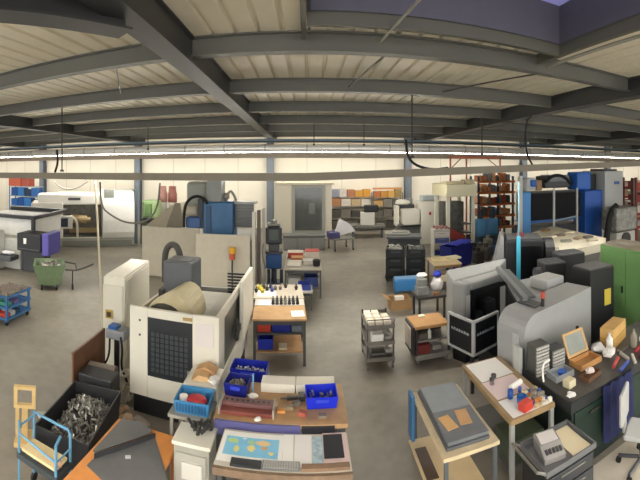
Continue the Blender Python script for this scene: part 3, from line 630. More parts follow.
# ================================================================ BACK WALL SHELVES, WHITE PANELS, SMALL LATHE
def shelfunit(lab, pa, pb, Y, h, dep=.6, levels=(.1, .8, 1.5, 2.05), c='#8f8d84', name='shelving_unit', post='#7a786f'):
    xa, xb = XA(pa, Y), XA(pb, Y); t = T(name, lab, 'shelving', (xa, Y, 0)); w = xb - xa
    for x in (0, w - .05):
        for y in (0, dep - .05): MB().box(x, x + .05, y, y + .05, 0, h).build('post', M(post, .5), t)
    for z in levels: MB().box(.051, w - .051, .01, dep - .01, z - .03, z).build('shelf', M(c, .5), t)
    return t, w
t, w = shelfunit('grey shelving with coloured cartons at the back wall, right of glazed machine', 330, 372, 23, 2.3)
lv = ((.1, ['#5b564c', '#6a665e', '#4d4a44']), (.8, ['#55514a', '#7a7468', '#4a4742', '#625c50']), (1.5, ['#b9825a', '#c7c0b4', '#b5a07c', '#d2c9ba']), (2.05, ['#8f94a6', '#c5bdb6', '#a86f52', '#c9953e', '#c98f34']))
wd_ = ('first', 'second', 'third', 'fourth', 'fifth')
for li, (z, cs) in enumerate(lv):
    n = len(cs)
    for i, c in enumerate(cs):
        u = (w - .12) / n
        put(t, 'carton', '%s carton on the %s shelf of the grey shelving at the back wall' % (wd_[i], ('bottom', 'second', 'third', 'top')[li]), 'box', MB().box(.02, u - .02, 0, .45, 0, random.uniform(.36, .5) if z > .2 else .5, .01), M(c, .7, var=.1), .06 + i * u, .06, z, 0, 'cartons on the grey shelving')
t, w = shelfunit('second grey shelving with wooden boxes at the back wall, left of small lathe', 373, 403, 23, 2.3, levels=(.1, .8, 1.45, 2.0))
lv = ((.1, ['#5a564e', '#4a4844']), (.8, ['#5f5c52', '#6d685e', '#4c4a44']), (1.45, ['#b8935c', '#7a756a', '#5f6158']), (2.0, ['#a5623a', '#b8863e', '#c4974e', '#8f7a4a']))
for li, (z, cs) in enumerate(lv):
    n = len(cs)
    for i, c in enumerate(cs):
        u = (w - .12) / n
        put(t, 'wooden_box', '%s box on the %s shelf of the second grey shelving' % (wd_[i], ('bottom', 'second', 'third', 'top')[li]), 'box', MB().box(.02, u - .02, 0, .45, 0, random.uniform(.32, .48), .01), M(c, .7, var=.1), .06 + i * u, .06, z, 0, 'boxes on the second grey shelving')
put(t, 'long_plank', 'long orange brown plank laid across the top boxes at the back wall', 'plank', MB().box(0, w - .1, 0, .3, 0, .1), M('#c08a50', .6), .05, .1, 2.49)
# folding white chute and trolley near the back centre
t, w = TE('sheet_trolley', 'grey trolley holding an upright white sheet in the middle background', 'trolley', (334, 252), (355, 250))
MB().box(0, w, 0, .9, .5, .56).build('deck', M('#77776f', .5), t)
for x in (.05, w - .1):
    for y in (.05, .8): MB().box(x, x + .05, y, y + .05, .08, .5).build('leg', DGREY, t)
for x in (.05, w - .1):
    for y in (.05, .8): MB().cyl((x, y, .04), (x + .05, y, .04), .04).build('wheel', RUB, t)
MB().box(-.1, .35, .1, .7, .57, .85, .03).build('purple_box', M('#3e3a66', .5), t)
MB().prism([(.15, .57), (1.3, .8), (1.0, 1.15), (.45, 1.45)], 'y', .45, .48).build('white_sheet', M('#c7c4c6', .5), t)
MB().tube([(w - .1, .8, .5), (w + .1, .85, .95), (w + .5, .9, 1.05)], .03).build('handle_bar', STEEL, t)
t, w = TE('low_conveyor', 'low grey steel table with raised arms left of the small white lathe', 'table', (350, 238), (385, 238))
MB().box(0, w, 0, 1.2, .55, .65).build('table_plate', M('#6d6c65', .5, var=.15), t)
for x in (.1, w - .2):
    for y in (.1, 1.0): MB().box(x, x + .1, y, y + .1, 0, .549).build('leg', DGREY, t)
k = MB().box(.55, 1.35, .3, .8, .651, 1.35, .03).build('white_cover', M('#dedbd2', .4), t)
MB().box(.75, 1.55, .35, .75, 1.36, 1.75, .06).build('black_motor', M('#202226', .5), t)
# small white lathe
t, w = TE('small_lathe', 'small white lathe with grey headstock right of centre by the back wall', 'lathe', (398, 246), (443, 243))
MB().box(.2, 1.15, .1, 1.2, .0, .9, .03).build('bed_stand', M('#5f615f', .5, var=.1), t)
MB().prism([(.0, .92), (.3, .91), (1.3, .91), (1.3, .98), (-.1, .99)], 'x', .1, 1.16).build('chip_pan', M('#4e4f4d', .5), t)
MB().box(.3, 1.12, .0, .7, 1.0, 1.75, .02).build('front_guard', M('#d6d2c4', .45), t)
MB().box(.05, .2, .5, 1.0, .9, 1.9).build('end_column', M('#d9d5c8', .45), t)
MB().box(.35, 1.1, .75, 1.3, 1.5, 1.95, .06).build('headstock', M('#3d3f42', .5, var=.2), t)
MB().ball((.5, .9, 2.05), .3, 1.4, 1, .55, .08).build('white_cover', M('#dcdacb', .6), t)
MB().cyl((1.0, 1.4, 1.4), (1.0, 1.4, 2.2), .18).cyl((1.0, 1.4, 2.2), (1.0, 1.4, 2.6), .04).build('tool_post', M('#86888a', .4, .3), t)
k = MB().box(1.18, w + .04, .0, .9, 0, 2.15, .03).build('control_cabinet', M('#ddd9cc', .45), t)
MB().box(1.6, 1.72, -.02, -.002, 1.45, 1.6).build('switch', RED, k)
MB().box(1.35, w - .1, .2, .8, 2.16, 2.4, .05).build('cabinet_top_box', M('#a5adb0', .4), t)
# dark plate stack in front of it
t, w = TE('plate_table', 'dark blue grey cover plates on a low table before the small lathe', 'table', (388, 253), (420, 253))
MB().box(0, w, 0, .8, .2, .62, .02).build('cupboard', M('#4f565b', .5), t)
MB().box(-.06, w + .06, -.1, .9, .64, .74, .01).build('table_plate', M('#63666a', .4), t)
MB().at((-.1, .2, .76), rz=.1).box(0, w * .8, 0, .9, 0, .06).box(.3, w * .7, .2, .7, .061, .12).build('loose_plate', M('#9a9a94', .35, .3), t)
for x in (.05, w - .15): MB().box(x, x + .1, .05, .75, 0, .2).build('leg', BLACK, t)
# black crate trolley
t, w = TE('crate_trolley', 'black trolley of plastic crates in the aisle right of centre', 'trolley', (385, 281), (426, 281))
MB().box(0, w, 0, .8, .1, .16).build('platform', BLACK, t)
for x in (.04, w - .08):
    for y in (.05, .7): MB().cyl((x, y, .05), (x + .04, y, .05), .05).build('wheel', RUB, t)
CT = t
g = 'black crates on the crate trolley'
for i in range(6):
    r_, c_ = divmod(i, 2)
    lab = 'black plastic crate, %s column, %s on the crate trolley' % (('left', 'right')[c_], ('bottom', 'middle', 'top')[r_])
    cr = T('plastic_crate', lab, 'crate', on(t, .02 + c_ * (w / 2), .04, .162 + r_ * .3), t.rotation_euler.z, g)
    u = w / 2 - .04
    MB().tray(0, u, 0, .7, 0, .28, .02).build('crate_shell', M('#1f2326', .45), cr)
    MB().box(.15, u - .15, -.012, -.001, .16, .24).build('hand_grip', M('#3a4044', .5), cr)
    if r_ == 2:
        B = MB()
        for q in range(26): B.at((random.uniform(.13, u - .13), random.uniform(.13, .57), .2 + random.uniform(0, .12)), random.random() * .6, random.random() * .6, random.random() * 3).box(-.09, .09, -.05, .05, -.02, .02)
        tag(B.build('sheet_parts', M(('#c3c4be', '#8b8f8c')[c_], .5), cr), kind='stuff')
t, w = TE('blue_tool_chest', 'bright blue long low bin on the floor below the black crates', 'bin', (395, 297), (425, 295))
MB().box(0, w, 0, .4, .14, .48, .03).build('bin_body', M('#3f86c6', .45, var=.06), t)
for x in (.03, w - .08): MB().box(x, x + .05, .05, .35, 0, .139).build('leg', M('#37648c', .5), t)
MB().box(.02, w - .02, .03, .37, .482, .5).build('bin_lid', M('#5596cf', .4), t)
# ================================================================ BENCH WITH SLABS AND MAP (front centre)
def item(name, lab, cat, mb, mat, x, y, z, rz=0, group=None, smooth=False, kind=None):
    return solo(name, mb, mat, lab, cat, (x, y, z + .002), rz, group, smooth, kind)
# map desk
t = T('map_desk', 'desk covered by a world map in front, bottom centre', 'desk', (-.9, 3.57, 0)); w = 1.33; D = t
MB().box(0, w, 0, .53, .81, .85, .004).build('desk_top', M('#c9c2b4', .5), t)
for x in (.03, w - .08):
    for y in (.03, .45): MB().box(x, x + .05, y, y + .05, 0, .809).build('leg', FR, t)
MB().box(.0, w, -.035, -.001, .78, .85).build('edge_strip', M('#7f6a55', .6, var=.15, scale=12), t)
def map_mat():
    m = bpy.data.materials.new('world_map_print'); m.use_nodes = True; nt = m.node_tree; b = nt.nodes['Principled BSDF']; L = nt.links.new
    tc = nt.nodes.new('ShaderNodeTexCoord'); n = nt.nodes.new('ShaderNodeTexNoise'); n.inputs['Scale'].default_value = 5.5; n.inputs['Detail'].default_value = 5
    r = nt.nodes.new('ShaderNodeValToRGB'); r.color_ramp.interpolation = 'CONSTANT'
    for p_, c in ((0, '#86c8e2'), (.56, '#9fd5b4'), (.6, '#e6d98a'), (.66, '#e2b98a')):
        e = r.color_ramp.elements[0] if p_ == 0 else r.color_ramp.elements.new(p_); e.color = (*lin(c), 1); e.position = p_
    r.color_ramp.elements[-1].color = (*lin('#a9cf9a'), 1)
    L(tc.outputs['Object'], n.inputs['Vector']); L(n.outputs['Fac'], r.inputs['Fac']); L(r.outputs['Color'], b.inputs['Base Color']); b.inputs['Roughness'].default_value = .35
    return m
mp = T('world_map', 'large printed world map lying flat on the front desk', 'map', (D.location.x + .01, 3.63, .852))
mp.scale = (.87, .95, 1)
MB().box(0, .74, 0, .46, 0, .0015).build('map_sheet', PAPER, mp)
MB().box(.05, .69, .1, .38, .0016, .003).build('printed_sea', M('#7fc4e4', .4), mp)
random.seed(3)
for cx_, cy_, rx_, ry_, c in ((.14, .31, .075, .04, '#b9d68c'), (.2, .2, .035, .055, '#d8d488'), (.36, .31, .05, .035, '#a9cf9a'), (.37, .22, .05, .055, '#e9d98c'), (.5, .31, .1, .045, '#e3c58c'), (.52, .24, .04, .03, '#d9b07e'), (.61, .17, .035, .025, '#e8d07f'), (.27, .36, .03, .015, '#dfe7e4')):
    n = 16; pts = [(cx_ + rx_ * math.cos(2 * PI * k / n) * random.uniform(.65, 1.15), cy_ + ry_ * math.sin(2 * PI * k / n) * random.uniform(.65, 1.15)) for k in range(n)]
    MB().prism(pts, 'z', .0031, .0036).build('printed_continent', M(c, .5), mp)
x0 = D.location.x
item('printed_sheet', 'white printed sheet right of the world map', 'paper', MB().box(0, .105, 0, .44, 0, .002), PAPER, x0 + .66, 3.64, .85, .02)
item('printed_sheet', 'middle white sheet with faint text between the map and black mat', 'paper', MB().box(0, .175, 0, .44, 0, .002), M('#efece6', .7), x0 + .772, 3.64, .85)
item('photo_card', 'blue and brown photo card beside the black mat on the desk', 'card', MB().box(0, .105, 0, .4, 0, .003), M('#a8bfc8', .5, var=.35, scale=14), x0 + .955, 3.65, .85, .0)
k = T('pink_folder', 'pale pink folder under the black mat at the desk right end', 'folder', (x0 + 1.065, 3.62, .852)); MB().box(0, .25, 0, .48, 0, .006).build('folder_cover', M('#dcc4c0', .6), k)
item('black_mat', 'black square mat on the right end of the map desk', 'mat', MB().box(0, .2, 0, .33, 0, .012, .003), M('#22252a', .6), x0 + 1.07, 3.73, .859)
kb = T('keyboard', 'black computer keyboard at the front edge of the map desk', 'keyboard', (x0 + .16, 3.575, .852), .0)
MB().box(0, .3, -.0, .1, .0, .018, .004).build('keyboard_case', M('#2c2f31', .5), kb)
kb.location.z = .856
kb = T('keyboard', 'grey computer keyboard beside the black one on the map desk', 'keyboard', (x0 + .47, 3.575, .856), .0)
MB().box(0, .36, -.0, .11, 0, .018, .004).build('keyboard_case', M('#6f6f6d', .5), kb)
for r_ in range(4):
    B = MB()
    for c_ in range(14): B.box(.01 + c_ * .0246, .031 + c_ * .0246, .008 + r_ * .025, .028 + r_ * .025, .0185, .024)
    B.build('key_row', M('#a9a8a4', .5), kb)
item('wooden_strip', 'brown wooden strip along the front right edge of the map desk', 'strip', MB().box(0, .46, 0, .07, 0, .03, .004), M('#866c54', .6, var=.15, scale=14), x0 + .85, 3.58, .85, .01)
# tool bench behind it
xb = XA(216, 4.3); w = XA(347, 4.3) - xb
t = T('fitting_bench', 'wooden fitting bench with tool rack and blue bins behind the map desk', 'bench', (xb, 4.17, 0)); FB = t
MB().box(0, w, 0, .8, .85, .9, .006).build('bench_top', M('#b08c62', .55, var=.15), t)
for x in (.03, w - .11):
    for y in (.03, .69): MB().box(x, x + .08, y, y + .08, 0, .849).build('leg', FR, t)
MB().box(.12, w - .12, .05, .75, .22, .25).build('shelf', M('#8a7a66', .6), t)
MB().box(.02, w * .65, -.03, -.001, .74, .9).build('blue_edge', M('#5b5a8c', .5), t)
MB().box(w * .66, w * .9, -.03, -.001, .74, .89).build('dark_edge', M('#26262c', .5), t)
# maroon rack with holes
r = T('tool_rack', 'maroon metal tool rack with a row of holes at the bench left', 'rack', (xb + .06, 4.25, .902))
MB().box(0, .6, .1, .22, 0, .085, .004).build('rear_step', M('#6e4a4a', .5, var=.1), r)
MB().box(0, .6, 0, .099, 0, .045, .004).build('front_step', M('#7b3f36', .5, var=.1), r)
for i in range(9): MB().cyl((.05 + i * .0625, .16, .0855), (.05 + i * .0625, .16, .09), .018, n=10).build('socket', BLACK, r)
for x in (-.02, .602): MB().box(x, x + .018, -.01, .23, 0, .1).build('end_plate', M('#a29a90', .5), r)
# blue bins
def bluebin(lab, x, y, z, wx, dy, hz, rz=0, fill=0, c='#1526b4', cfill='#8f9096'):
    b = T('parts_bin', lab, 'bin', (x, y, z + .002), rz)
    MB().tray(0, wx, 0, dy, 0, hz, .01, .02).build('bin_shell', M(c, .35), b)
    MB().box(wx * .3, wx * .7, -.012, -.001, hz * .6, hz * .85).build('label_holder', M('#3a4bd0', .4), b)
    if fill:
        B = MB()
        for i in range(fill): B.at((random.uniform(.06, wx - .06), random.uniform(.05, dy - .05), random.uniform(.045, hz * .75)), random.random() * 3, random.random() * 3, random.random() * 3).box(-.03, .03, -.012, .012, -.008, .008)
        tag(B.build('loose_screws', M(cfill, .35, .6, var=.3, scale=20), b), kind='stuff')
    return b
bluebin('bright blue parts bin with fittings at the right rear of the fitting bench', XA(306, 4.5), 4.42, .9, .38, .29, .14, .05, 14, '#1a2fd0', '#7a7a80')
bluebin('blue parts bin full of screws at the left rear of the fitting bench', xb + .02, 4.6, .9, .3, .27, .16, -.1, 60, '#1b2480', '#a29c92')
bluebin('wide dark blue bin with white parts standing behind the fitting bench', xb - .0, 5.08, .82, .5, .3, .17, -.05, 30, '#1526a0', '#c4c6cc')
st = T('bin_stand', 'small dark stand under the wide dark blue bin behind the bench', 'stand', (xb - .02, 5.05, 0), -.05)
MB().box(0, .54, 0, .36, .78, .82).build('stand_top', DGREY, st)
for x in (.02, .48):
    for y in (.02, .3): MB().box(x, x + .04, y, y + .04, 0, .779).build('leg', DGREY, st)
for i, (a, b_, lab) in enumerate(((.47, .9, 'left'), (.91, 1.4, 'right'))):
    item('white_carton', '%s long white carton at the rear edge of the fitting bench' % lab, 'box', MB().box(0, b_ - a, 0, .2, 0, .11, .005), M('#e4dfd0', .6), xb + a, 4.755, .9, -.01)
item('marker_bar', 'thin light blue upright bar between the bins behind the bench', 'bar', MB().box(0, .015, 0, .015, 0, .25), M('#7fb4d2', .4), xb + .37, 4.7, .9)
item('vise_clamp', 'small dark steel clamp lying beside the bright blue bin', 'clamp', MB().box(0, .2, 0, .04, 0, .04).box(.14, .22, -.03, .07, 0, .06).cyl((-.08, .02, .02), (0, .02, .02), .012), DSTEEL, XA(287, 4.6), 4.6, .9, .1)
for i, (px, y, c, lab) in enumerate(((273, 4.5, '#c5a783', 'tan'), (281, 4.38, '#d0934f', 'orange brown'), (289, 4.44, '#8d7c63', 'brown grey'), (302, 4.33, '#a4574a', 'dull red'), (322, 4.3, '#7d7265', 'grey brown'), (269, 4.33, '#cfc5b0', 'cream'), (296, 4.52, '#6f6a60', 'dark grey'))):
    item('wooden_block', lab + ' block lying on the fitting bench top', 'block', MB().box(-.04, .05, -.03, .035, 0, random.uniform(.02, .05), .004), M(c, .6, var=.15), XA(px, y), y, .9, random.uniform(-.6, .6))
item('cotton_rag', 'small white rag on top of the fitting bench beside the maroon rack', 'rag', MB().ball((0, 0, .025), .045, 1.4, 1, .5, .25), PAPER, xb + .38, 4.62, .9)
item('cotton_rag', 'small white rag at the front right of the maroon rack', 'rag', MB().ball((0, 0, .02), .035, 1.2, 1, .55, .25), PAPER, xb + .5, 4.2, .9)

# cabinet with blue crate left of the map desk
t = T('pedestal_cabinet', 'pale grey pedestal cabinet between the orange table and map desk', 'cabinet', (-1.42, 3.82, 0), .0)
wc = .43
MB().box(.02, wc - .02, .01, .31, 0, .77).build('cabinet_body', M('#a6a498', .5, var=.06), t)
MB().box(0, wc, -.01, .32, .771, .81, .005).build('cabinet_top', M('#dedacb', .5), t)
MB().box(.05, wc - .05, -.012, .009, .08, .7).build('door', M('#aeaba0', .5), t)
MB().box(.12, .34, -.03, -.013, .45, .62).build('label_plate', M('#d9d6cc', .5), t)
B = MB()
for i in range(16): B.at((random.uniform(.12, .36), random.uniform(.12, .26), .83 + random.uniform(0, .03)), random.random() * 3, random.random() * 3, random.random() * 3).box(-.05, .05, -.018, .018, -.012, .012)
o = B.build('black_fittings', M('#2f2e2c', .5, var=.2), None); o.location = t.location; o.location.z = .035; tag(o, 'heap of black fittings on the pale pedestal cabinet', 'fittings', kind='stuff')
t = T('crate_stand', 'grey stand carrying the blue crate with red parts', 'stand', (XA(175, 4.4) - .02, 4.2, 0))
MB().box(0, .5, 0, .4, .78, .82).build('stand_top', M('#9a978c', .5), t)
for x in (.02, .44):
    for y in (.02, .34): MB().box(x, x + .04, y, y + .04, 0, .779).build('leg', M('#8d8b82', .5), t)
t = T('plastic_crate', 'light blue plastic crate holding red parts beside the white machine', 'crate', (XA(178, 4.4), 4.24, .822), .03)
MB().tray(0, .43, 0, .34, 0, .15, .014, .015).build('crate_shell', M('#3f83b4', .4), t)
B = MB()
for i in range(10): B.box(.03 + i * .038, .052 + i * .038, -.004, .011, .03, .12)
B.build('crate_grid', M('#235a86', .5), t)
item('red_dish', 'red oval dish lying in the light blue crate', 'dish', MB().lathe([(.1, 0), (.12, .02), (.1, .05), (.02, .06)], 20), M('#b8303a', .4, var=.2, scale=14), XA(178, 4.4) + .24, 4.4, .9)
bpy.data.objects['red_dish'].scale = (1.1, .8, 1)
item('white_tub', 'white pot in the left of the light blue crate', 'pot', MB().lathe([(.05, 0), (.05, .12)], 14), PAPER, XA(178, 4.4) + .08, 4.38, .84)
# white side table with cardboard
t = T('side_table', 'narrow white side table against the white machining centre front', 'table', (XA(189, 4.9), 4.66, 0), .0)
MB().box(0, .44, 0, .47, .91, .95, .004).build('table_top', M('#e6e1d4', .5), t)
for x in (.02, .38):
    for y in (.02, .41): MB().box(x, x + .04, y, y + .04, 0, .909).build('leg', M('#c9c4b8', .5), t)
item('cardboard_piece', 'folded tan cardboard piece on the white side table, rear', 'cardboard', MB().prism([(0, 0), (.28, 0), (.3, .03), (.16, .1), (.02, .04)], 'y', 0, .17), M('#c2996b', .8, var=.08), t.location.x + .06, 4.93, .95, -.08)
item('cardboard_piece', 'flat light tan cardboard piece on the white side table, front', 'cardboard', MB().prism([(0, 0), (.24, 0), (.22, .05), (.1, .07)], 'y', 0, .15), M('#d0ab7c', .8, var=.08), t.location.x + .08, 4.74, .95, .12)
item('cotton_rag', 'white rag at the right end of the white side table', 'rag', MB().ball((0, 0, .035), .07, 1, 1.3, .5, .25), PAPER, t.location.x + .38, 4.76, .95)

# orange table with folded grey sheets
t = T('orange_table', 'orange painted low table at the bottom left', 'table', (-2.28, 3.02, 0), -.02)
MB().box(0, .82, 0, 1.16, .55, .6, .006).build('table_top', M('#d8904c', .5, var=.08), t)
for x in (.03, .73):
    for y in (.03, 1.07): MB().box(x, x + .06, y, y + .06, 0, .549).build('leg', M('#9c5d2c', .5), t)
def sheet(lab, px, z, th=.012, c='#6d6e6f'):
    pts = [tuple(S(a, b, z)[:2]) for a, b in px]; cx_ = sum(p[0] for p in pts) / len(pts); cy_ = sum(p[1] for p in pts) / len(pts)
    r = T('metal_sheet', lab, 'metal sheet', (cx_, cy_, z)); pts = [(p[0] - cx_, p[1] - cy_) for p in pts]
    MB().prism(pts, 'z', 0, th).build('plate', M(c, .5, .2, var=.06), r); return r, pts
r, pts = sheet('upper dark grey metal plate with pointed top on the orange table', [(121.5, 420), (142, 423), (150, 430), (152, 433), (95, 453), (93, 451)], .625)
r2, p2 = sheet('lower dark grey metal plate with bent edge on the orange table', [(155, 438), (163, 464), (170, 492), (120, 497), (87, 466), (94, 459)], .602)
a, b_ = Vector((*p2[0], 0)), Vector((*p2[5], 0))
B = MB(); d_ = (a - b_); n_ = Vector((-d_.y, d_.x, 0)).normalized() * .03
B.add([b_ + Vector((0, 0, .013)), a + Vector((0, 0, .013)), a + Vector((0, 0, .06)), b_ + Vector((0, 0, .06)), b_ - n_ * .4 + Vector((0, 0, .013)), a - n_ * .4 + Vector((0, 0, .013)), a - n_ * .4 + Vector((0, 0, .06)), b_ - n_ * .4 + Vector((0, 0, .06))], [(0, 1, 2, 3), (7, 6, 5, 4), (0, 4, 5, 1), (3, 2, 6, 7), (0, 3, 7, 4), (1, 5, 6, 2)])
B.build('bent_flange', M('#3c3d40', .45, .3), r2)
k = S(128, 456, .63)
item('small_label', 'small white label stuck on the lower grey plate', 'label', MB().box(-.03, .03, -.025, .025, 0, .002), M('#d7d7d7', .5), k.x, k.y, .616, .5)
random.seed(11)
for i, (px, py, c, lab) in enumerate(((112, 415, '#a98a6a', 'tan'), (121, 411, '#b59474', 'light tan'), (131, 416, '#8a7a68', 'grey brown'), (140, 423, '#a1968a', 'pale grey'), (126, 420, '#c0a688', 'cream'))):
    k = S(px, py, .05)
    item('floor_rag', '%s crumpled rag on the floor between orange table and white machine' % lab, 'rag', MB().ball((0, 0, .06), .1, 1.5, 1.0, .5, .25), M(c, .8, var=.15), k.x, k.y, .0, random.random() * 3)
# ================================================================ TROLLEYS IN THE AISLE, RIGHT OF CENTRE
t, w = TE('parts_trolley', 'grey three tier trolley with white boxes on top in the middle aisle', 'trolley', (368, 371), (396, 370))
dT = .78; PT = t; t.rotation_euler.z += .12; t.location.x -= .02
for x in (0, w - .03):
    for y in (0, dT - .03): MB().box(x, x + .03, y, y + .03, .1, .86).build('post', M('#4d4a46', .5), t)
for n_, z in (('lower_tray', .16), ('middle_tray', .46), ('top_tray', .76)):
    MB().tray(-.01, w + .01, -.01, dT + .01, z, z + .07, .012).build(n_, M('#77736c', .45, .2, var=.1), t)
for x in (.02, w - .02):
    for y in (.04, dT - .04): MB().cyl((x - .015, y, .045), (x + .015, y, .045), .045).cyl((x, y, .045), (x, y, .12), .012).build('wheel', M('#6b6a66', .6), t)
MB().tube([(0, .02, .86), (0, -.06, .95), (w, -.06, .95), (w, .02, .86)], .012).build('push_handle', M('#5a5854', .4, .4), t)
for i in range(8):
    r_, c_ = divmod(i, 3)
    put(t, 'white_carton', 'small white carton, %s row and %s from left, on top of the three tier trolley' % (('front', 'middle', 'rear')[r_], ('first', 'second', 'third')[c_]), 'box',
        MB().box(0, .13, 0, .17, 0, .08, .004), M(('#e9e2cf', '#ddd5c2')[i % 2], .7), .03 + c_ * .16, .12 + r_ * .21, .772, random.uniform(-.08, .08), 'white cartons on the three tier trolley')
put(t, 'white_carton', 'white carton on the middle tier of the three tier trolley', 'box', MB().box(0, .22, 0, .18, 0, .16, .004), PAPER, .1, .04, .472)
put(t, 'grey_part', 'grey metal part on the right of the middle tier of the trolley', 'part', MB().box(0, .14, 0, .2, 0, .1, .02), M('#8d8b86', .4, .4), .345, .05, .472)
put(t, 'grey_part', 'dark metal part on the lowest tier of the three tier trolley', 'part', MB().box(0, .3, 0, .3, 0, .1, .03), M('#55534f', .4, .4), .08, .08, .172)
put(t, 'grey_part', 'pale metal part at the right of the lowest tier of the trolley', 'part', MB().cyl((0, .1, .08), (.12, .1, .08), .075), M('#a3a19a', .4, .4), .38, .1, .172)
t, w = TE('work_cart', 'dark work cart with a brown cardboard top in the right aisle', 'cart', (416, 366), (452, 359)); w = .7
MB().box(0, w, 0, .52, .08, .18, .01).build('base_shelf', M('#8c8a84', .45, .2, var=.08), t)
MB().box(.02, w - .02, .05, .5, .4, .43).build('middle_shelf', M('#8c8a84', .45, .2), t)
for x in (0, w - .04):
    for y in (0, .48): MB().box(x, x + .04, y, y + .04, .181, .68).build('post', M('#35302e', .5), t)
MB().box(-.02, w * .95, -.02, .54, .68, .74, .006).build('cardboard_top', M('#b58a58', .7, var=.08), t)
MB().box(-.06, -.021, .0, .52, .2, .72).build('side_board', M('#2f2b2a', .5), t)
MB().box(.05, w - .05, .44, .47, .44, .66).build('rear_panel', M('#332f2e', .5), t)
MB().box(.05, .3, .02, .42, .19, .36).build('red_drawer', M('#6e2a28', .5), t)
for x in (.06, w - .06):
    for y in (.06, .46): MB().cyl((x - .02, y, .04), (x + .02, y, .04), .04).build('wheel', M('#777570', .6), t)
WC = t
put(t, 'white_bottle', 'white bottle on the middle shelf of the dark work cart', 'bottle', MB().lathe([(.035, 0), (.035, .14), (.015, .17), (.015, .2)], 12), PAPER, w * .45, .12, .43, 0, None, True)
put(t, 'grey_part', 'long grey part on the base shelf of the dark work cart', 'part', MB().box(0, .2, 0, .25, 0, .1, .02), M('#9b9992', .4, .3), w * .55, .1, .18)
put(t, 'grey_part', 'dark part left on the middle shelf of the dark work cart', 'part', MB().box(0, .2, 0, .25, 0, .12, .02), M('#5d574f', .5), .08, .08, .43)
put(t, 'paper_pad', 'small cream pad on the cardboard top of the work cart', 'pad', MB().box(0, .12, 0, .1, 0, .03), M('#e6dcc4', .7), .2, .38, .74)
k = put(t, 'hanging_cloth', 'pale cloth hanging on the left side of the dark work cart', 'cloth', MB().box(0, .02, 0, .35, 0, .4, .008), M('#bdb2a6', .8, var=.15), -.085, .1, .28)
# cardboard carton, open
t, w = TE('cardboard_carton', 'open brown cardboard carton on the floor behind the trolleys', 'box', (391, 311), (412, 309))
MB().tray(0, w, 0, .45, 0, .26, .012).build('carton_body', M('#a5835a', .8, var=.08), t)
MB().at((0, 0, .26), ry=-2.6).box(0, .2, 0, .45, 0, .008).build('flap', M('#b9966a', .8), t)
MB().at((0, .45, .262), rx=-.5).box(0, w, 0, .2, 0, .008).build('flap', M('#b9966a', .8), t)
put(t, 'white_carton', 'white packet inside the open brown carton', 'box', MB().box(0, .25, 0, .14, 0, .24), PAPER, .18, .28, .015)
# parts shelf in front of the grey machine
t, w = TE('parts_bench', 'low dark bench with white parts and a blue hat beside the grey turning machine', 'bench', (418, 322), (447, 318))
MB().box(0, w, 0, .6, .52, .58, .006).build('bench_top', M('#3a3836', .5), t)
for x in (.03, w - .08):
    for y in (.03, .52): MB().box(x, x + .05, y, y + .05, 0, .519).build('leg', M('#3a3836', .5), t)
PB = t
put(t, 'white_sack', 'white plastic sack standing at the right of the low dark bench', 'sack', MB().ball((.0, 0, .2), .2, .9, .7, 1.0, .12), M('#d8d4d4', .6), w - .15, .3, .58)
put(t, 'grey_gearbox', 'small grey cylinder unit with fins at the left of the low dark bench', 'unit', MB().box(0, .3, 0, .25, 0, .22, .02).box(.03, .27, .02, .23, .22, .4, .02), M('#7e807e', .45, var=.15), .02, .12, .58)
put(t, 'paper_bundle', 'crumpled white paper on top of the grey cylinder unit', 'paper', MB().ball((0, 0, .08), .1, 1.3, .8, .6, .2), PAPER, .17, .24, .985)
k = put(t, 'blue_hat', 'blue hat on the white sack', 'hat', MB().lathe([(.1, 0), (.11, .05), (.08, .11), (.02, .13)], 14), M('#2a38b8', .5), w - .15, .3, .99, 0, None, True)
put(t, 'machined_block', 'brown machined block at the front of the low dark bench', 'part', MB().box(0, .16, 0, .08, 0, .09, .01), M('#7c5a44', .5, var=.15), w - .36, .01, .58)
t = T('wire_basket', 'dark wire basket on the floor right of the low bench', 'basket', S(451, 320, 0), .0)
for i in range(6): MB().tube([(0, 0, .1 + i * .1), (.25, 0, .1 + i * .1), (.25, .25, .1 + i * .1), (0, .25, .1 + i * .1), (0, 0, .1 + i * .1)], .01).build('wire_ring', DSTEEL, t)
for x in (0, .25):
    for y in (0, .25): MB().cyl((x, y, 0), (x, y, .65), .012).build('upright', DSTEEL, t)
# white rack cabinets right of small lathe
Yg = 15.8
t = T('machine_guard', 'cream topped open machine cabinet with red guard before the orange racking', 'machine', (XA(447, Yg), Yg, 0)); w = XA(475, Yg) - XA(447, Yg)
h = 2.15
MB().box(-.05, w + .05, -.1, 1.9, 2.5, 3.05, .02).build('cream_canopy', M('#e6dfbc', .5), t)
for x in (0, w - .15):
    for y in (0, 1.6): MB().box(x, x + .15, y, y + .15, 0, 2.49).build('post', M('#dcd8c8', .5), t)
MB().box(.16, w - .16, .9, 1.5, .3, 2.2, .03).build('machine_core', M('#54534f', .5, .2, var=.3), t)
MB().at((-.05, -.12, 0)).prism([(0, .75), (w * .65, .3), (w * .65, .75), (0, 1.2)], 'y', 0, .05).build('red_guard', M('#a33b30', .5), t)
for z in (.4, .8, 1.2): MB().box(w * .62, w - .16, .1, .7, z, z + .05).build('shelf', M('#4a4642', .5), t)
MB().at((.1, .4, 3.052)).box(0, .9, 0, .5, 0, .12).box(1.0, 1.5, .1, .6, 0, .2).build('top_parts', M('#c9bd9b', .5, var=.15), t)
t, w = TE('drawer_cart', 'white drawer cart with blue lined drawers before the small lathe', 'cart', (434, 259), (450, 258))
MB().box(0, w, 0, .6, 0, 1.2, .01).build('cart_body', M('#c9c5ba', .5), t)
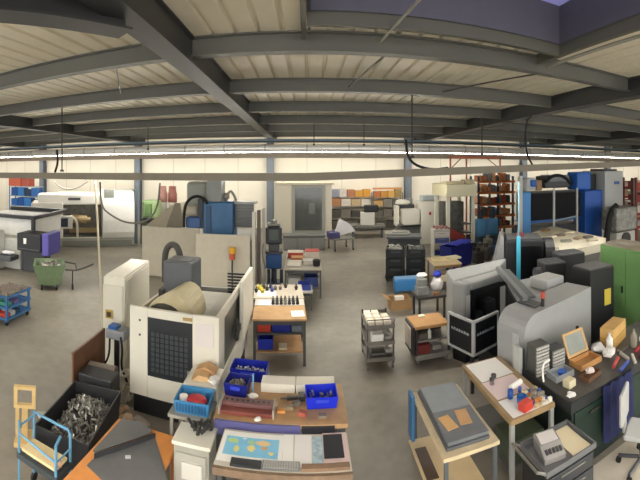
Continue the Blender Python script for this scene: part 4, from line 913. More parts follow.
for i in range(4):
    k = MB().box(.04, w - .04, -.02, -.001, .16 + i * .25, .36 + i * .25, .005).build('drawer', M(('#3b4ea0', '#e0dcd2', '#5a6aa8', '#ded9cd')[i], .45), t)
    MB().box(w * .3, w * .7, -.04, -.021, .29 + i * .25, .31 + i * .25).build('handle', STEEL, k)
B = MB()
for i in range(16): B.at((random.uniform(.08, w - .08), random.uniform(.08, .5), 1.21), rz=random.random() * 3).box(-.04, .04, -.03, .03, 0, random.uniform(.05, .14))
o = B.build('pink_parts', M('#b48a84', .5, var=.2), None); o.location = t.location; o.location.z += .002; o.rotation_euler = t.rotation_euler; tag(o, 'clutter of pinkish parts on the white drawer cart top', 'parts', kind='stuff')
# table with blue bin before grey machine
t, w = table('packing_table', 'pale wooden packing table with shelves right of the crate trolley', 'table', (434, 265), (462, 263), 1.0, .85, M('#cdb892', .55, var=.08), M('#8c6f4c', .5), shelf=(.3,))
put(t, 'cream_tray', 'cream tray with papers at the front of the pale packing table', 'tray', MB().tray(0, .5, 0, .4, 0, .06), M('#e6d9b4', .6), .1, .4, .85)
put(t, 'cream_tray', 'bright cream papers at the right of the pale packing table', 'paper', MB().box(0, .4, 0, .35, 0, .05), M('#efe6c6', .6), .66, .5, .85, .2)
put(t, 'white_carton', 'white box on the shelf under the pale packing table', 'box', MB().box(0, .6, 0, .5, 0, .2, .01), M('#d8cdb2', .6), .15, .08, .3)
(x, y), rz, _ = E((449, 272), (480, 262), 0)
t = T('blue_bin_trolley', 'big royal blue bin with tarpaulin lid beside the grey turning machine', 'bin', (x + .05, y - .15, 0), rz)
MB().tray(0, 1.25, 0, .6, .1, .9, .03, .04).build('bin_body', M('#1a2480', .4), t)
B = MB(); n = 8
B.add([(i * 1.25 / n, j * .6 / 3, .92 + .08 * random.random() + .05 * math.sin(j * 1.05)) for i in range(n + 1) for j in range(4)], [(i * 4 + j, i * 4 + 4 + j, i * 4 + 5 + j, i * 4 + 1 + j) for i in range(n) for j in range(3)])
B.build('tarpaulin_lid', M('#2338c0', .4), t, True)
for px in (.1, 1.1): MB().cyl((px, .3, .05), (px + .05, .3, .05), .05).build('wheel', RUB, t)
# orange racking at the back right
Y = 18.6
xa, xb_ = XA(478, Y), XA(514, Y)
t = T('pallet_rack', 'orange racking packed with tools and boxes at the back right', 'rack', (xa, Y, 0)); w = xb_ - xa
for x in (0, .11 + 4 * (w - .36) / 7, w - .1):
    for y in (0, 1.0): MB().box(x, x + .1, y, y + .1, 0, 3.35).build('post', M('#3d4a5e', .5), t)
for z in (.55, 1.2, 1.85, 2.5, 3.1):
    MB().box(-.05, w + .05, -.06, -.001, z - .12, z).build('orange_beam', M('#c26a38', .5), t)
    MB().box(.0, w, .0, 1.0, z - .03, z - .001).build('shelf', M('#7a6a5c', .6), t)
random.seed(5)
pal = ['#dd9a68', '#cf8350', '#7f8a90', '#e0a878', '#4a74a8', '#b8583c', '#958f88', '#d2b08c', '#5d5a58', '#d9603a']
pos = ('leftmost', 'second', 'third', 'fourth', 'fifth', 'sixth', 'rightmost')
for li, z in enumerate((.55, 1.2, 1.85, 2.5, 3.1)):
    for i in range(7):
        c = pal[(i * 3 + li * 5) % 10] if li < 3 else pal[(i + li) % 4]
        put(t, 'rack_box', '%s box on the %s shelf of the orange racking' % (pos[i], ('lowest', 'second', 'middle', 'fourth', 'top')[li]), 'box',
            MB().box(.02, (w - .36) / 7 - .02, 0, .6, 0, random.uniform(.25, .45), .02), M(c, .6, var=.2), (.1 if i < 4 else .22) + i * (w - .36) / 7, .16, z, 0, 'boxes on the orange racking')
t2 = T('scaffold_frame', 'orange steel frame standing high above the drawer cart and racking', 'frame', (XA(450, 20), 20, 0)); w2 = XA(501, 20) - XA(450, 20)
MB().box(0, .08, 0, .08, 0, EYE + .8).build('post', M('#a8583c', .5), t2); MB().box(w2 - .08, w2, 0, .08, 0, EYE + .8).build('post', M('#a8583c', .5), t2)
MB().box(.08, w2 - .08, 0, .08, EYE + .66, EYE + .78).build('top_beam', M('#c0674a', .5), t2)
MB().tube([(.08, .04, EYE + .1), (.7, .04, EYE + .66)], .03).build('brace', M('#a8583c', .5), t2)
MB().tube([(w2 - .08, .04, EYE + .1), (w2 - .9, .04, EYE + .66)], .03).build('brace', M('#a8583c', .5), t2)
MB().box(1.0, 1.07, 0, .08, 0, EYE + .66).build('middle_post', M('#a8583c', .5), t2)
# blue things before the racking
for px, lab in ((481, 'left'), (493, 'right')):
    Yq = 16.4
    r = T('blue_pump', '%s light blue pump unit standing before the orange racking' % lab, 'pump', (XA(px, Yq), Yq, 0), 0, 'light blue pumps')
    MB().box(-.3, .3, -.2, .4, .0, .5, .05).build('pump_base', M('#4a5a66', .5), r)
    MB().box(-.26, .26, -.15, .3, .5, 1.35, .1).build('blue_housing', M('#5f9ccc', .45), r)
    MB().cyl((0, .1, 1.35), (0, .1, 1.75), .14).build('motor_top', M('#2f3b46', .5), r)
random.seed(21)
spots = [(468, 244, 0), (474, 258, 4), (480, 254, 3), (488, 250, 5), (496, 255, 2), (500, 262, 6), (478, 263, 4), (486, 260, 0)]
nm = ('dark grey', 'pale', 'blue', 'brown', 'black', 'light grey', 'reddish'); pc = ('#57534e', '#8b867c', '#35506f', '#6f6a62', '#3c3a38', '#a6a096', '#7a4a42')
for i, (px, py, q) in enumerate(spots):
    k = S(px, py); hh = random.uniform(.3, .6)
    T_ = T('machine_part', '%s loose part on the floor, %s row before the orange racking' % (nm[q], ('rear' if py < 253 else 'front')), 'part', (k.x, k.y, 0), random.random() * 3, '%s loose parts before the racking' % nm[q])
    MB().box(-.2, .2, -.18, .18, 0, hh, .05).build('part_base', M(pc[q], .5, .2, var=.2), T_)
    MB().cyl((0, 0, hh + .001), (0, 0, hh + .15), .1, n=10).build('hub', M(pc[q], .4, .4, var=.2), T_)
# ================================================================ BLUE GANTRY MACHINE, BACK RIGHT
Y = 13.6
X_ = lambda px, yy=Y: XA(px, yy)
t = T('gantry_machine', 'large blue gantry machine with dark bellows at the back right', 'machine', (X_(521), Y, 0))
o_ = X_(521); q_ = lambda px, yy=Y: XA(px, yy) - o_
zz = lambda px, py, yy=Y: ZA(px, py, yy)
MB().box(q_(521), q_(530), -.1, .3, 0, zz(525, 192), .05).build('left_column', M('#4b92d8', .45), t)
MB().box(q_(531), q_(583), .15, 1.2, zz(555, 222), zz(555, 226) + .35).build('blue_beam', M('#2f66ad', .45), t)
B = MB(); n = 22; xa, xb_ = q_(532), q_(582)
for i in range(n):
    u = (xb_ - xa) / n; B.prism([(xa + i * u, .1), (xa + (i + .5) * u, .0), (xa + (i + 1) * u, .1), (xa + (i + 1) * u, .14), (xa + i * u, .14)], 'z', zz(555, 219), zz(555, 193))
B.build('bellows', M('#2c2c30', .5, var=.1), t)
MB().box(q_(531), q_(583), .16, 1.2, zz(555, 219), zz(555, 192)).build('beam_core', M('#3b3d42', .5), t)
MB().box(q_(581), q_(598), -.3, .6, .4, zz(590, 190), .05).build('lower_blue_block', M('#2a62c0', .45), t)
MB().box(q_(576), q_(590), -.1, .7, zz(583, 190) + .01, zz(583, 172), .08).build('upper_blue_block', M('#2f6cca', .45), t)
k = MB().box(q_(598), q_(616), -.5, 1.2, zz(606, 216), zz(606, 171), .03).build('grey_cabinet', M('#bcbfbe', .45), t)
MB().box(q_(607), q_(612), -.52, -.501, zz(610, 184), zz(610, 181)).build('name_plate', M('#4a6aa8', .4), k)
MB().box(q_(601), q_(614), -.2, .8, zz(606, 171) + .002, zz(606, 169)).build('top_box', M('#4b4d50', .5), k)
MB().box(q_(591), q_(596), .0, .6, zz(593, 190), zz(593, 174)).build('dark_bracket', M('#23252a', .5), t)
MB().box(q_(585), q_(600), .0, 1.3, 0, .39).build('base', M('#35383c', .5), t)
MB().box(q_(531), q_(583), .2, 1.4, .2, zz(555, 226)).build('machine_bed', M('#4a4c50', .5, var=.2), t)
for px in (554, 577):
    MB().cyl((q_(px, 12.8), -.8, .02), (q_(px, 12.8), -.8, zz(px, 188, 12.8)), .05).build('guard_post', M('#b9bcbc', .4), t)
MB().cyl((q_(554, 12.8), -.8, zz(554, 221, 12.8)), (q_(577, 12.8), -.8, zz(577, 216, 12.8)), .035).build('guard_rail', M('#8fa2b4', .4), t)
for i, (pa, pb, pya, pyb, c, n_) in enumerate(((531, 540, 191, 178, '#c8ccd0', 'white_motor'), (540, 546, 191, 180, '#a5805a', 'brown_motor'), (548, 574, 188, 176, '#3c3e42', 'carriage'), (552, 572, 182, 175, '#7b7f82', 'cable_carrier'), (534, 539, 187, 180, '#2f6fc0', 'blue_cap'))):
    MB().box(q_(pa), q_(pb), .3 - .04 * i, 1.0, zz((pa + pb) / 2, pya), zz((pa + pb) / 2, pyb), .06).build(n_, M(c, .45, var=.1), t)
MB().box(q_(517), q_(520), -.2, -.12, 0, zz(518, 176)).build('side_post', M('#d0d2cc', .5), t)
MB().tube([(q_(548), .2, zz(548, 182)), (q_(556), .2, zz(556, 175)), (q_(566), .2, zz(566, 176)), (q_(574), .2, zz(574, 184))], .08, 8, 2).build('hose', RUB, t)
# flat cream machine bed in front of it
z1 = 1.4
pts = [S(a, b, z1) for a, b in ((521, 236), (553, 226), (606, 238), (604, 243), (561, 252))]
c0 = sum(pts, Vector()) / 5
t = T('surface_table', 'large cream machine table with parts in front of the blue gantry machine', 'machine table', (c0.x, c0.y, 0))
pl = [(p.x - c0.x, p.y - c0.y) for p in pts]
MB().prism(pl, 'z', z1 - .25, z1).build('table_top', M('#cbc5b2', .5, var=.06), t)
MB().prism([(x * .85, y * .85) for x, y in pl], 'z', 0, z1 - .251).build('table_base', M('#6b6a64', .5, var=.1), t)
random.seed(9)
for i, (px, py, c, lab) in enumerate(((545, 231, '#8a6d4c', 'brown'), (560, 236, '#6f6456', 'dark brown'), (570, 233, '#cfc6ae', 'cream'), (578, 239, '#9a8a70', 'tan'), (566, 242, '#7d7a72', 'grey'), (588, 238, '#5f5a50', 'dark'), (552, 238, '#e0d8c4', 'pale'), (592, 241, '#aaa28f', 'light tan'))):
    k = S(px, py, z1)
    item('flat_part', lab + ' flat workpiece lying on the large cream machine table', 'workpiece', MB().box(-.18, .18, -.1, .1, 0, .07, .02), M(c, .5, var=.15), k.x, k.y, z1, random.uniform(-.5, .5))
# black machine with cyan post and big dark wheel
k = S(507, 282, .0)
t = T('black_machine', 'black machine housing with a cyan post behind the grey turning machines', 'machine', (XA(505, 8.6), 8.6, 0), -.45)
MB().box(0, 1.05, 0, 1.0, 0, 1.85, .05).build('black_housing', M('#202125', .45, var=.1), t)
MB().box(.05, 1.0, .05, .95, 1.851, 1.89, .01).build('top_plate', M('#4d4e50', .45), t)
MB().box(.3, .95, -.03, -.001, .7, 1.7, .01).build('front_window', M('#15161a', .2), t)
MB().cyl((1.07, .35, 1.35), (1.32, .35, 1.35), .5, n=28).build('dark_wheel', M('#2a2a2c', .45, .2), t)
MB().cyl((1.33, .35, 1.35), (1.5, .35, 1.35), .22, n=20).build('wheel_hub', M('#8b8880', .4, .4), t)
MB().box(.28, .38, -.28, -.2, .0, 2.0, .01).build('cyan_post', M('#4fc0e4', .4), t)
MB().cyl((.33, -.24, 2.0), (.33, -.24, 3.4), .02).build('thin_post', M('#7fa8bc', .4), t)
MB().cyl((.45, .4, 1.891), (.45, .4, 1.99), .1).build('red_cap', M('#7a3a40', .5), t)
MB().prism([(-.35, .9), (-.02, .9), (-.02, 1.95), (-.1, 1.95)], 'y', .1, .9).build('grey_slope', M('#8f9091', .45), t)
for i, (px, py, r_) in enumerate(((579, 255, 5.6),)):
    pass
t = T('motor_block', 'pair of black motor blocks left of the green cabinet', 'motor', (4.72, 6.5, 0), -.2)
MB().box(0, .5, 0, .5, 0, 1.72, .04).build('left_block', M('#26272a', .45), t)
MB().box(.52, 1.15, .3, .8, 0, 1.8, .04).build('right_block', M('#313236', .45), t)
MB().cyl((.0, .25, 1.45), (-.14, .25, 1.45), .14).build('end_bell', M('#55565a', .4, .4), t)
# ---------------------------------------------------------------- the long grey turning machine: far end with doorway, near rounded end
G_ = M('#878988', .6, var=.04)
A = S(530, 316, 1.55); Bp = S(591, 287, 1.55); d = Bp - A; rz = math.atan2(d.y, d.x); w = d.length
t = T('turning_machine', 'long grey turning machine with rounded near end and open dark doorway, right of the aisle', 'machine', (A.x, A.y, 0), 0)
def rounded(x0, x1, z1, r, n=6):
    p = [(x0, 0), (x0, z1 - r)]
    for i in range(1, n + 1):
        a = PI - PI / 2 * i / n; p.append((x0 + r + r * math.cos(a), z1 - r + r * math.sin(a)))
    return p + [(x1, z1), (x1, 0)]
k = MB().at((0, 0, 0), rz=rz).prism(rounded(-.13, w, 1.55, .28), 'y', 0, .55).build('near_end_housing', M('#a6a8a8', .4, var=.03), t)
MB().at((0, 0, 0), rz=rz).cyl((w * .72, -.03, .98), (w * .72, -.001, .98), .03).build('lock_knob', BLACK, k)
MB().prism([(.2, .5), (1.55, .9), (1.55, 1.9), (.72, 1.9)], 'z', 0, 1.46).build('rear_housing', M('#9a9d9d', .4), t)
MB().at((0, 0, 0), rz=rz).box(-.165, -.135, .1, .2, 0, 1.3).build('corner_post', M('#b9bbbb', .4), t)
# far end with rounded dark doorway
fx, fy = 2.92 - A.x, 6.6 - A.y; fr = .32; fw = 1.26
q = lambda: MB().at((fx, fy, 0), rz=fr)
loc = lambda x, y: (fx + x * math.cos(fr) - y * math.sin(fr), fy + x * math.sin(fr) + y * math.cos(fr))
dq = .34
foot = [loc(0, dq), loc(fw, dq), (4.75 - A.x, 8.2 - A.y), (2.97 - A.x, 7.75 - A.y)]
MB().bprism(foot, 0, 1.52, .05).build('far_housing', G_, t)
q().bprism([(0, 0), (.15, 0), (.15, dq - .004), (-.07, dq - .004)], .66, 1.52, .05).build('left_end', G_, t)
q().bprism([(.02, .03), (.15, .03), (.15, dq - .004), (-.03, dq - .004)], 0, .655, .02).build('plinth', M('#1a1b1d', .5), t)
q().box(.151, fw, 0, dq - .004, 1.36, 1.52, .05).build('top_hood', G_, t)
q().box(.151, fw, .02, dq - .004, 0, .45).build('lower_panel', M('#222326', .45), t)
k = q().box(.16, fw, .26, dq - .006, .46, 1.35).build('dark_doorway', M('#121316', .5), t)
B = q(); B.frame(.155, fw, .455, 1.355, -.02, .03, .08); B.build('door_rim', M('#1d1f22', .35), k)
q().box(.28, .5, .02, .2, .54, .9, .03).box(.56, .9, .04, .25, .54, 1.05, .05).build('tool_guard', M('#2c2f33', .35), k)
q().box(.03, .12, -.01, -.001, .3, 1.3).build('side_strip', M('#bcbebc', .4), t)
MB().box(-.2, -.12, -.05, .02, .0, 1.12, .01).build('dark_door', M('#54585b', .45), t)
MB().box(-.26, -.205, -.12, .04, .55, 1.18, .006).build('pale_panel', M('#bfc3be', .4), t)
# black gap between the two ends
MB().box(.22, .9, 1.93, 2.26, .0, 1.3).build('dark_gap', M('#141518', .5), t) if False else None
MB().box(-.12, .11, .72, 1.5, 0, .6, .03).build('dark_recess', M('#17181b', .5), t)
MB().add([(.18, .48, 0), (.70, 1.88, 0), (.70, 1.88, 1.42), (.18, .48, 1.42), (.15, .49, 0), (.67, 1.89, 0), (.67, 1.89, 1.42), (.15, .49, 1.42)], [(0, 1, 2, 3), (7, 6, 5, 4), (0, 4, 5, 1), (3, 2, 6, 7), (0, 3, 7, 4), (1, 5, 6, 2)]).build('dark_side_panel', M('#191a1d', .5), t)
a, b_ = Vector((3.85 - A.x, 7.0 - A.y, 1.63)), Vector((3.34 - A.x, 5.15 - A.y, 1.60))
def beam(a, b, wd, th):
    d = b - a; L = d.length; m = MB(); m.T = Matrix.Translation(a) @ d.to_track_quat('X', 'Z').to_matrix().to_4x4(); return m.box(0, L, -wd / 2, wd / 2, -th / 2, th / 2)
beam(a, b_, .09, .09).build('guide_rail', M('#7d8082', .35, .3), t)
beam(a + Vector((.16, -.05, -.04)), b_ + Vector((.18, .1, -.02)), .14, .03).build('guide_cover', M('#5a5d60', .45), t)
MB().box(-.02, .25, .6, .9, 1.2, 1.26, .01).build('dark_slab', M('#3c3f41', .45), t)
MB().at((1.0, .95, 1.47), rz=.2).box(0, .5, 0, .45, 0, .2, .03).build('top_box', M('#b4b6b4', .45), t)
MB().at((.22, .25, 1.555), rz=rz).box(0, .2, -.05, .32, 0, .03).build('vent_grille', M('#4b4d4e', .45), t)
lx, ly = .36 * math.cos(rz) + .04, .36 * math.sin(rz) + .12
k = MB().cyl((lx, ly, 1.551), (lx, ly, 1.68), .028).build('lamp_stem', BLACK, t)
MB().cyl((lx, ly, 1.681), (lx, ly, 1.78), .036).build('red_lens', M('#c4503c', .3), k)
# folded splash doors forming a V towards the aisle
for pa, pb, nm in (((447.5, 311.5), (473, 322), 'pale lettering'), ((474, 322), (499, 311), 'faint lettering')):
    zt_ = 1.2; (x, y), rz2, w2 = E(pa, pb, zt_)
    q = lambda: MB().at((x - A.x, y - A.y, 0), rz=rz2)
    k = q().frame(0, w2, .62, zt_, 0, .05, .035).build('splash_door', M('#b9bcbc', .35, .2), t)
    k['label'] = 'dark splash door with %s' % nm
    q().box(.036, w2 - .036, .015, .035, .656, zt_ - .036).build('dark_panel', M('#17181c', .35), k)
    B = q(); random.seed(4)
    B.box(.09, w2 - .12, .0135, .0149, .93, .936)
    for i in range(7): B.box(.09 + i * (w2 - .2) / 7, .09 + i * (w2 - .2) / 7 + random.uniform(.035, .06), .011, .0149, .93 + (i % 3) * .004, .97 + (i % 2) * .006)
    B.build('name_strip', M('#8f959c', .4), k)
    q().box(w2 - .06, w2 - .02, 0, .05, 0, .619).build('door_foot', M('#2a2c30', .5), k)
# black cabinet with yellow label
t = T('control_cabinet', 'tall black control cabinet with yellow label beside the near grey machine', 'cabinet', (4.95, 5.36, 0), .0)
MB().box(0, .66, 0, .55, .02, 1.75, .02).build('cabinet_body', M('#1d1e21', .45), t)
MB().box(.02, .64, .02, .53, 1.751, 1.77).build('top_lid', M('#4f5052', .45), t)
MB().box(.38, .56, -.008, -.001, 1.0, 1.32).build('yellow_label', M('#d8c24a', .5), t)
MB().box(.03, .63, -.004, -.001, .1, .14).build('seam', DGREY, t)
# green cabinet
t = T('steel_cabinet', 'big green steel cabinet at the right edge', 'cabinet', (6.42, 4.1, 0))
MB().box(0, .8, 0, 2.5, 0, 1.9, .01).build('cabinet_body', M('#7aa868', .45, var=.05), t)
for i in range(3): 
    k = MB().box(-.018, -.001, .03 + i * .82, .82 + i * .82, .06, 1.84, .004).build('door', M('#7aa868', .45, var=.04), t)
    MB().box(-.05, -.019, .1 + i * .82, .13 + i * .82, .9, 1.05).build('handle', BLACK, k)
MB().box(.02, .78, .02, 2.48, 1.901, 1.915).build('top_sheet', M('#a8a08c', .6, var=.1), t)
k = T('cardboard_carton', 'yellow tub on top of the green cabinet', 'tub', (6.75, 5.2, 1.918)); MB().lathe([(.12, 0), (.14, .25), (.145, .27)], 16).build('tub_body', M('#d8c63a', .5), k)
k.name = 'yellow_tub'
item('metal_tray', 'grey metal tray on the far end of the green cabinet', 'tray', MB().tray(0, .5, 0, .7, 0, .06), M('#a89f90', .5), 6.5, 5.75, 1.916)
# dirty grey machine and red racks at right back
Y = 11.5
t = T('wrapped_machine', 'grey machine wrapped in plastic sheet beyond the green cabinet', 'machine', (XA(617, Y), Y, 0))
w = XA(637, Y) - XA(617, Y)
MB().box(0, w, 0, 1.0, .95, 2.0, .06).build('wrapped_top', M('#8f8f8a', .4, var=.35, scale=5), t)
MB().box(.05, w - .05, .05, .95, 0, .9, .06).build('machine_base', M('#bdbbb4', .5, var=.1), t)
MB().cyl((w * .45, -.03, .6), (w * .45, .04, .6), .28, n=18).build('round_opening', M('#3a3836', .5), t)
MB().tube([(-.35, .3, 0), (-.3, .3, 1.2), (-.05, .3, 1.9), (.3, .3, 2.1)], .13, 10, 2).build('black_duct', RUB, t)
for px, Yr, lab, c in ((622, 15.5, 'red steel racking with boxes at the far right, left upright', '#a83a34'), (636, 13.0, 'nearer red steel racking at the right edge of the hall', '#9c2f2c')):
    t = T('red_rack', lab, 'rack', (XA(px, Yr), Yr, 0)); w = 2.4
    for x in (0, w - .12):
        for y in (0, .9): MB().box(x, x + .12, y, y + .12, 0, 3.1 if px < 630 else 3.3).build('post', M('#5b2c2c' if x else '#7a2d2b', .5), t)
    for i, z in enumerate((.7, 1.4, 2.1, 2.7)):
        MB().box(.121, w - .121, 0, .1, z - .12, z).build('red_beam', M(c, .5), t)
        MB().box(.121, w - .121, .101, 1.0, z - .05, z - .01).build('shelf', M('#6f625a', .6), t)
        for j in range(3):
            put(t, 'rack_box', '%s box on the %s level of the %s red racking' % (('left', 'middle', 'right')[j], ('lowest', 'second', 'third', 'top')[i], 'far' if px < 630 else 'near'), 'box', MB().box(0, .55, 0, .6, 0, random.uniform(.25, .42), .02), M(random.choice(['#b04a3c', '#c9a88a', '#a8a39a', '#8e3330', '#d3cdbf']), .6, var=.15), .2 + j * .68, .15, z - .01, 0, 'boxes on the red racking')
t = T('steel_post', 'dark brown steel post before the red racking at right', 'post', (XA(633, 12.4), 12.4, 0)); MB().box(-.08, .08, -.08, .08, .02, 3.3).build('shaft', M('#5d4034', .5), t); MB().box(-.15, .15, -.15, .15, 0, .02).build('base_plate', M('#5d4034', .5), t)
# ================================================================ RIGHT FRONT BENCHES
# grey slab on trestle table
t = T('trestle_table', 'pale topped table carrying a grey stone slab, bottom right of the aisle', 'table', (1.34, 3.56, 0), 0)
w, dp = .64, 1.2
MB().box(0, w, 0, dp, .76, .8, .004).build('table_top', M('#cdbb98', .55, var=.08), t)
for x in (.02, w - .06):
    for y in (.02, dp - .06): MB().box(x, x + .04, y, y + .04, 0, .759).build('leg', M('#54595c', .5), t)
MB().box(-.06, w - .07, .08, dp - .08, .22, .25, .004).build('shelf', M('#cdb791', .55, var=.06), t)
MB().box(-.05, -.005, dp - .2, dp - .02, .3, .86, .01).build('blue_bracket', M('#3c6d9a', .45), t)
s = T('stone_slab', 'dark grey stone slab lying on the pale topped table', 'slab', (1.4, 3.62, .802), -.01)
MB().box(.0, .5, .02, 1.1, 0, .035, .006).build('lower_slab', M('#56585a', .5, var=.1), s)
MB().box(.02, .5, .04, 1.08, .036, .075, .006).build('upper_slab', M('#676a6e', .5, var=.12, scale=5), s)
MB().box(.03, .5, .55, 1.07, .0755, .08).build('rear_sheet', M('#7c8388', .35, var=.08), s)
item('cardboard_piece', 'left square of tan card lying on the grey slab', 'cardboard', MB().box(0, .13, 0, .24, 0, .006), M('#cfa56f', .7, var=.1), 1.49, 3.82, .878, .15)
item('cardboard_piece', 'right square of tan card lying on the grey slab', 'cardboard', MB().box(0, .14, 0, .26, 0, .006), M('#c49a6c', .7, var=.1), 1.65, 3.86, .878, -.12)
item('dark_sheet', 'dark brown sheet on the shelf under the slab table', 'sheet', MB().box(0, .14, 0, .5, 0, .01), M('#4a3a30', .5, var=.15), 1.31, 4.0, .25)
# drawing bench
t = T('drawing_bench', 'workbench with paper drawings, blue cups and a red box at right', 'bench', (2.2, 3.7, 0), .0)
w, dp = .63, 1.4; DB = t
MB().box(0, w, 0, dp, .79, .85, .005).build('bench_top', M('#9c835f', .55, var=.1), t)
for x in (.01, w - .06):
    for y in (.01, dp - .06): MB().box(x, x + .05, y, y + .05, 0, .789).build('leg', M('#a3a4a2', .45), t)
MB().box(.02, w - .02, .1, dp - .1, .2, .23).build('shelf', M('#5b5a56', .5), t)
MB().box(.08, w - .08, .12, .5, .231, .5).build('drawer_block', M('#46503f', .5), t)
put(t, 'drawing_sheet', 'white drawing sheet at the rear of the right workbench', 'paper', MB().box(0, .5, 0, .5, 0, .002), PAPER, .06, .86, .85, .03)
put(t, 'drawing_sheet', 'pinkish drawing sheet in the middle of the right workbench', 'paper', MB().box(0, .48, 0, .42, 0, .002), M('#e3cfcd', .7), .06, .42, .85, .02)
put(t, 'drawing_sheet', 'white sheet under the blue cups on the right workbench', 'paper', MB().box(0, .52, 0, .36, 0, .002), M('#e5e4e0', .7), .05, .03, .85, 0)
for lab, x, y, r_, h, c in (('tall blue cup on the right workbench, the left one', .22, .38, .035, .1, '#1f4f9f'), ('wide blue cup on the right workbench, before the tall one', .3, .24, .06, .07, '#1c5aa6'), ('small grey puck on the drawing sheet', .2, .84, .03, .03, '#4c4c4c'), ('larger grey puck on the drawing sheet', .26, .9, .035, .04, '#5c5854'), ('pinkish small puck on the drawing sheet', .16, .76, .03, .02, '#8f7d78')):
    put(t, 'round_cup' if 'cup' in lab else 'metal_puck', lab, 'cup' if 'cup' in lab else 'part', MB().lathe([(r_, 0), (r_ * 1.05, h), (r_ * .85, h), (r_ * .8, .01)], 16), M(c, .4), x, y, .853, 0, None, True)
b = T('red_box', 'red plastic box at the front corner of the right workbench', 'box', on(t, .2, .02, .857), .25); MB().box(0, .15, 0, .11, 0, .08, .006).build('box_body', M('#c03a2c', .4), b); MB().box(.0, .15, 0, .11, .081, .09, .003).build('lid', M('#cf4434', .4), b)
put(t, 'paper_roll', 'white paper roll lying on the right workbench', 'roll', MB().cyl((0, 0, .035), (.2, .06, .035), .035, n=14), PAPER, .3, .52, .853)
random.seed(31)
for i in range(26):
    c, n_ = random.choice([('#c9b48a', 'tan'), ('#dedacb', 'white'), ('#8a8478', 'grey'), ('#3b55a0', 'blue'), ('#c98a4e', 'orange')])
    put(t, 'small_fitting', 'small %s fitting among the loose parts on the right workbench' % n_, 'part', MB().box(-.025, .025, -.02, .02, 0, random.uniform(.02, .06), .006), M(c, .5), .4 + .048 * (i % 5) - .01, .05 + .075 * (i // 5) + random.uniform(-.01, .01), .855, random.random() * 3, n_ + ' fittings on the right workbench')
# dark trolley bottom right with calculator-like box
t = T('tool_trolley', 'dark tool trolley with a cream lined top tray, bottom right', 'trolley', (2.19, 2.99, 0), .0)
w, dp = .62, .46
MB().box(0, w, 0, dp, .2, .7, .01).build('trolley_body', M('#232427', .45, var=.1), t)
MB().tray(-.02, w + .02, -.02, dp + .02, .705, .765, .014).build('top_tray', M('#6f7173', .4, .3), t)
MB().box(.36, w - .02, .02, dp - .02, .722, .732).build('cream_liner', M('#d8ccaa', .6), t)
for i in range(3):
    k = MB().box(.02, w - .02, -.018, -.001, .22 + i * .16, .36 + i * .16, .004).build('drawer', M(('#5a1f22', '#34363a', '#34363a')[i], .45), t)
    MB().box(.15, w - .15, -.034, -.019, .32 + i * .16, .335 + i * .16).build('handle', STEEL, k)
for x in (.05, w - .05):
    for y in (.06, dp - .06): MB().cyl((x - .02, y, .06), (x + .02, y, .06), .06).cyl((x, y, .06), (x, y, .199), .015).build('wheel', RUB, t)
MB().tube([(-.02, .0, .74), (-.12, .0, .8), (-.12, dp, .8), (-.02, dp, .74)], .015).build('push_handle', STEEL, t)
m_ = T('measuring_unit', 'grey bench instrument with buttons in the top tray of the dark trolley', 'instrument', (2.24, 3.1, .722), -.2)
MB().prism([(0, 0), (.3, 0), (.3, .13), (.12, .11), (0, .05)], 'x', 0, .24).build('unit_case', M('#8e8b88', .45), m_)
MB().at((.02, .14, .116), rx=.11).box(0, .2, 0, .14, 0, .006).build('top_panel', M('#c9c3c0', .5), m_)
for i in range(5): MB().at((.03 + i * .04, .03, .07), rx=.45).box(0, .025, 0, .05, 0, .012).build('button', M('#3c3a3a', .5), m_)
# big right workbench, dark green, with raised tray top
t = T('steel_workbench', 'dark green steel workbench piled with tools at the right', 'bench', (2.93, 3.5, 0), .04)
w, dp = 3.2, 1.0; SB = t
MB().box(0.02, w, .03, dp - .03, 0, .82).build('cabinet_body', M('#16231e', .5, var=.1), t)
MB().box(-.01, w + .01, 0, dp, .821, .86).build('worktop', M('#55534e', .5, var=.15), t)
MB().box(-.03, -.011, -.02, dp, .78, .91).box(-.011, w, -.02, -.001, .78, .91).build('tray_rim', M('#26292b', .45), t)
for i in range(3):
    k = MB().box(.06 + i * 1.04, 1.04 + i * 1.04, .008, .029, .14, .74, .005).build('drawer', M('#1b2f27', .45), t)
    MB().box(.3 + i * 1.04, .8 + i * 1.04, -.012, .007, .64, .67).build('handle', DSTEEL, k)
zt = .86
def bput(name, lab, cat, mb, mat, px, py, rz=0, z=zt, **kw):
    k = S(px, py, z) if px > 20 else Vector(on(SB, px, py, 0)); return solo(name, mb, mat, lab, cat, (k.x, k.y, z + .002), rz, **kw)
# two stacks of grey drawers
for lx_, n_, lab in ((.03, 9, 'taller'), (.32, 6, 'shorter')):
    k = Vector(on(t, lx_, .77, 0))
    r = T('drawer_stack', lab + ' stack of grey small parts drawers on the green workbench', 'drawer unit', (k.x, k.y, zt + .002), .04)
    MB().box(0, .24, 0, .2, 0, n_ * .045 + .01, .004).build('case', M('#4e4f4c', .45), r)
    for i in range(n_):
        MB().box(.012, .228, -.02, -.001, .012 + i * .045, .04 + i * .045).build('drawer', M(('#c3c2bc', '#b4b3ad')[i % 2], .4, .2), r)
bput('cable_loop', 'white cable loop in front of the grey drawer stacks', 'cable', MB().tube([(0, 0, .02), (.02, .06, .12), (.08, .12, .2), (.2, .14, .2)], .014, 8, 2), PAPER, .04, .6, .0)
r = bput('steel_tray', 'grey metal tray with a blue tape roll at the bench left', 'tray', MB().tray(0, .32, 0, .22, 0, .08, .008), M('#a9adb0', .4, .3), .17, .49, .04)
bput('tape_roll', 'blue tape roll lying in the grey metal tray', 'tape', MB().lathe([(.03, 0), (.06, 0), (.06, .04), (.03, .04)], 18), M('#2e62bc', .4), .38, .62, 0, .871)
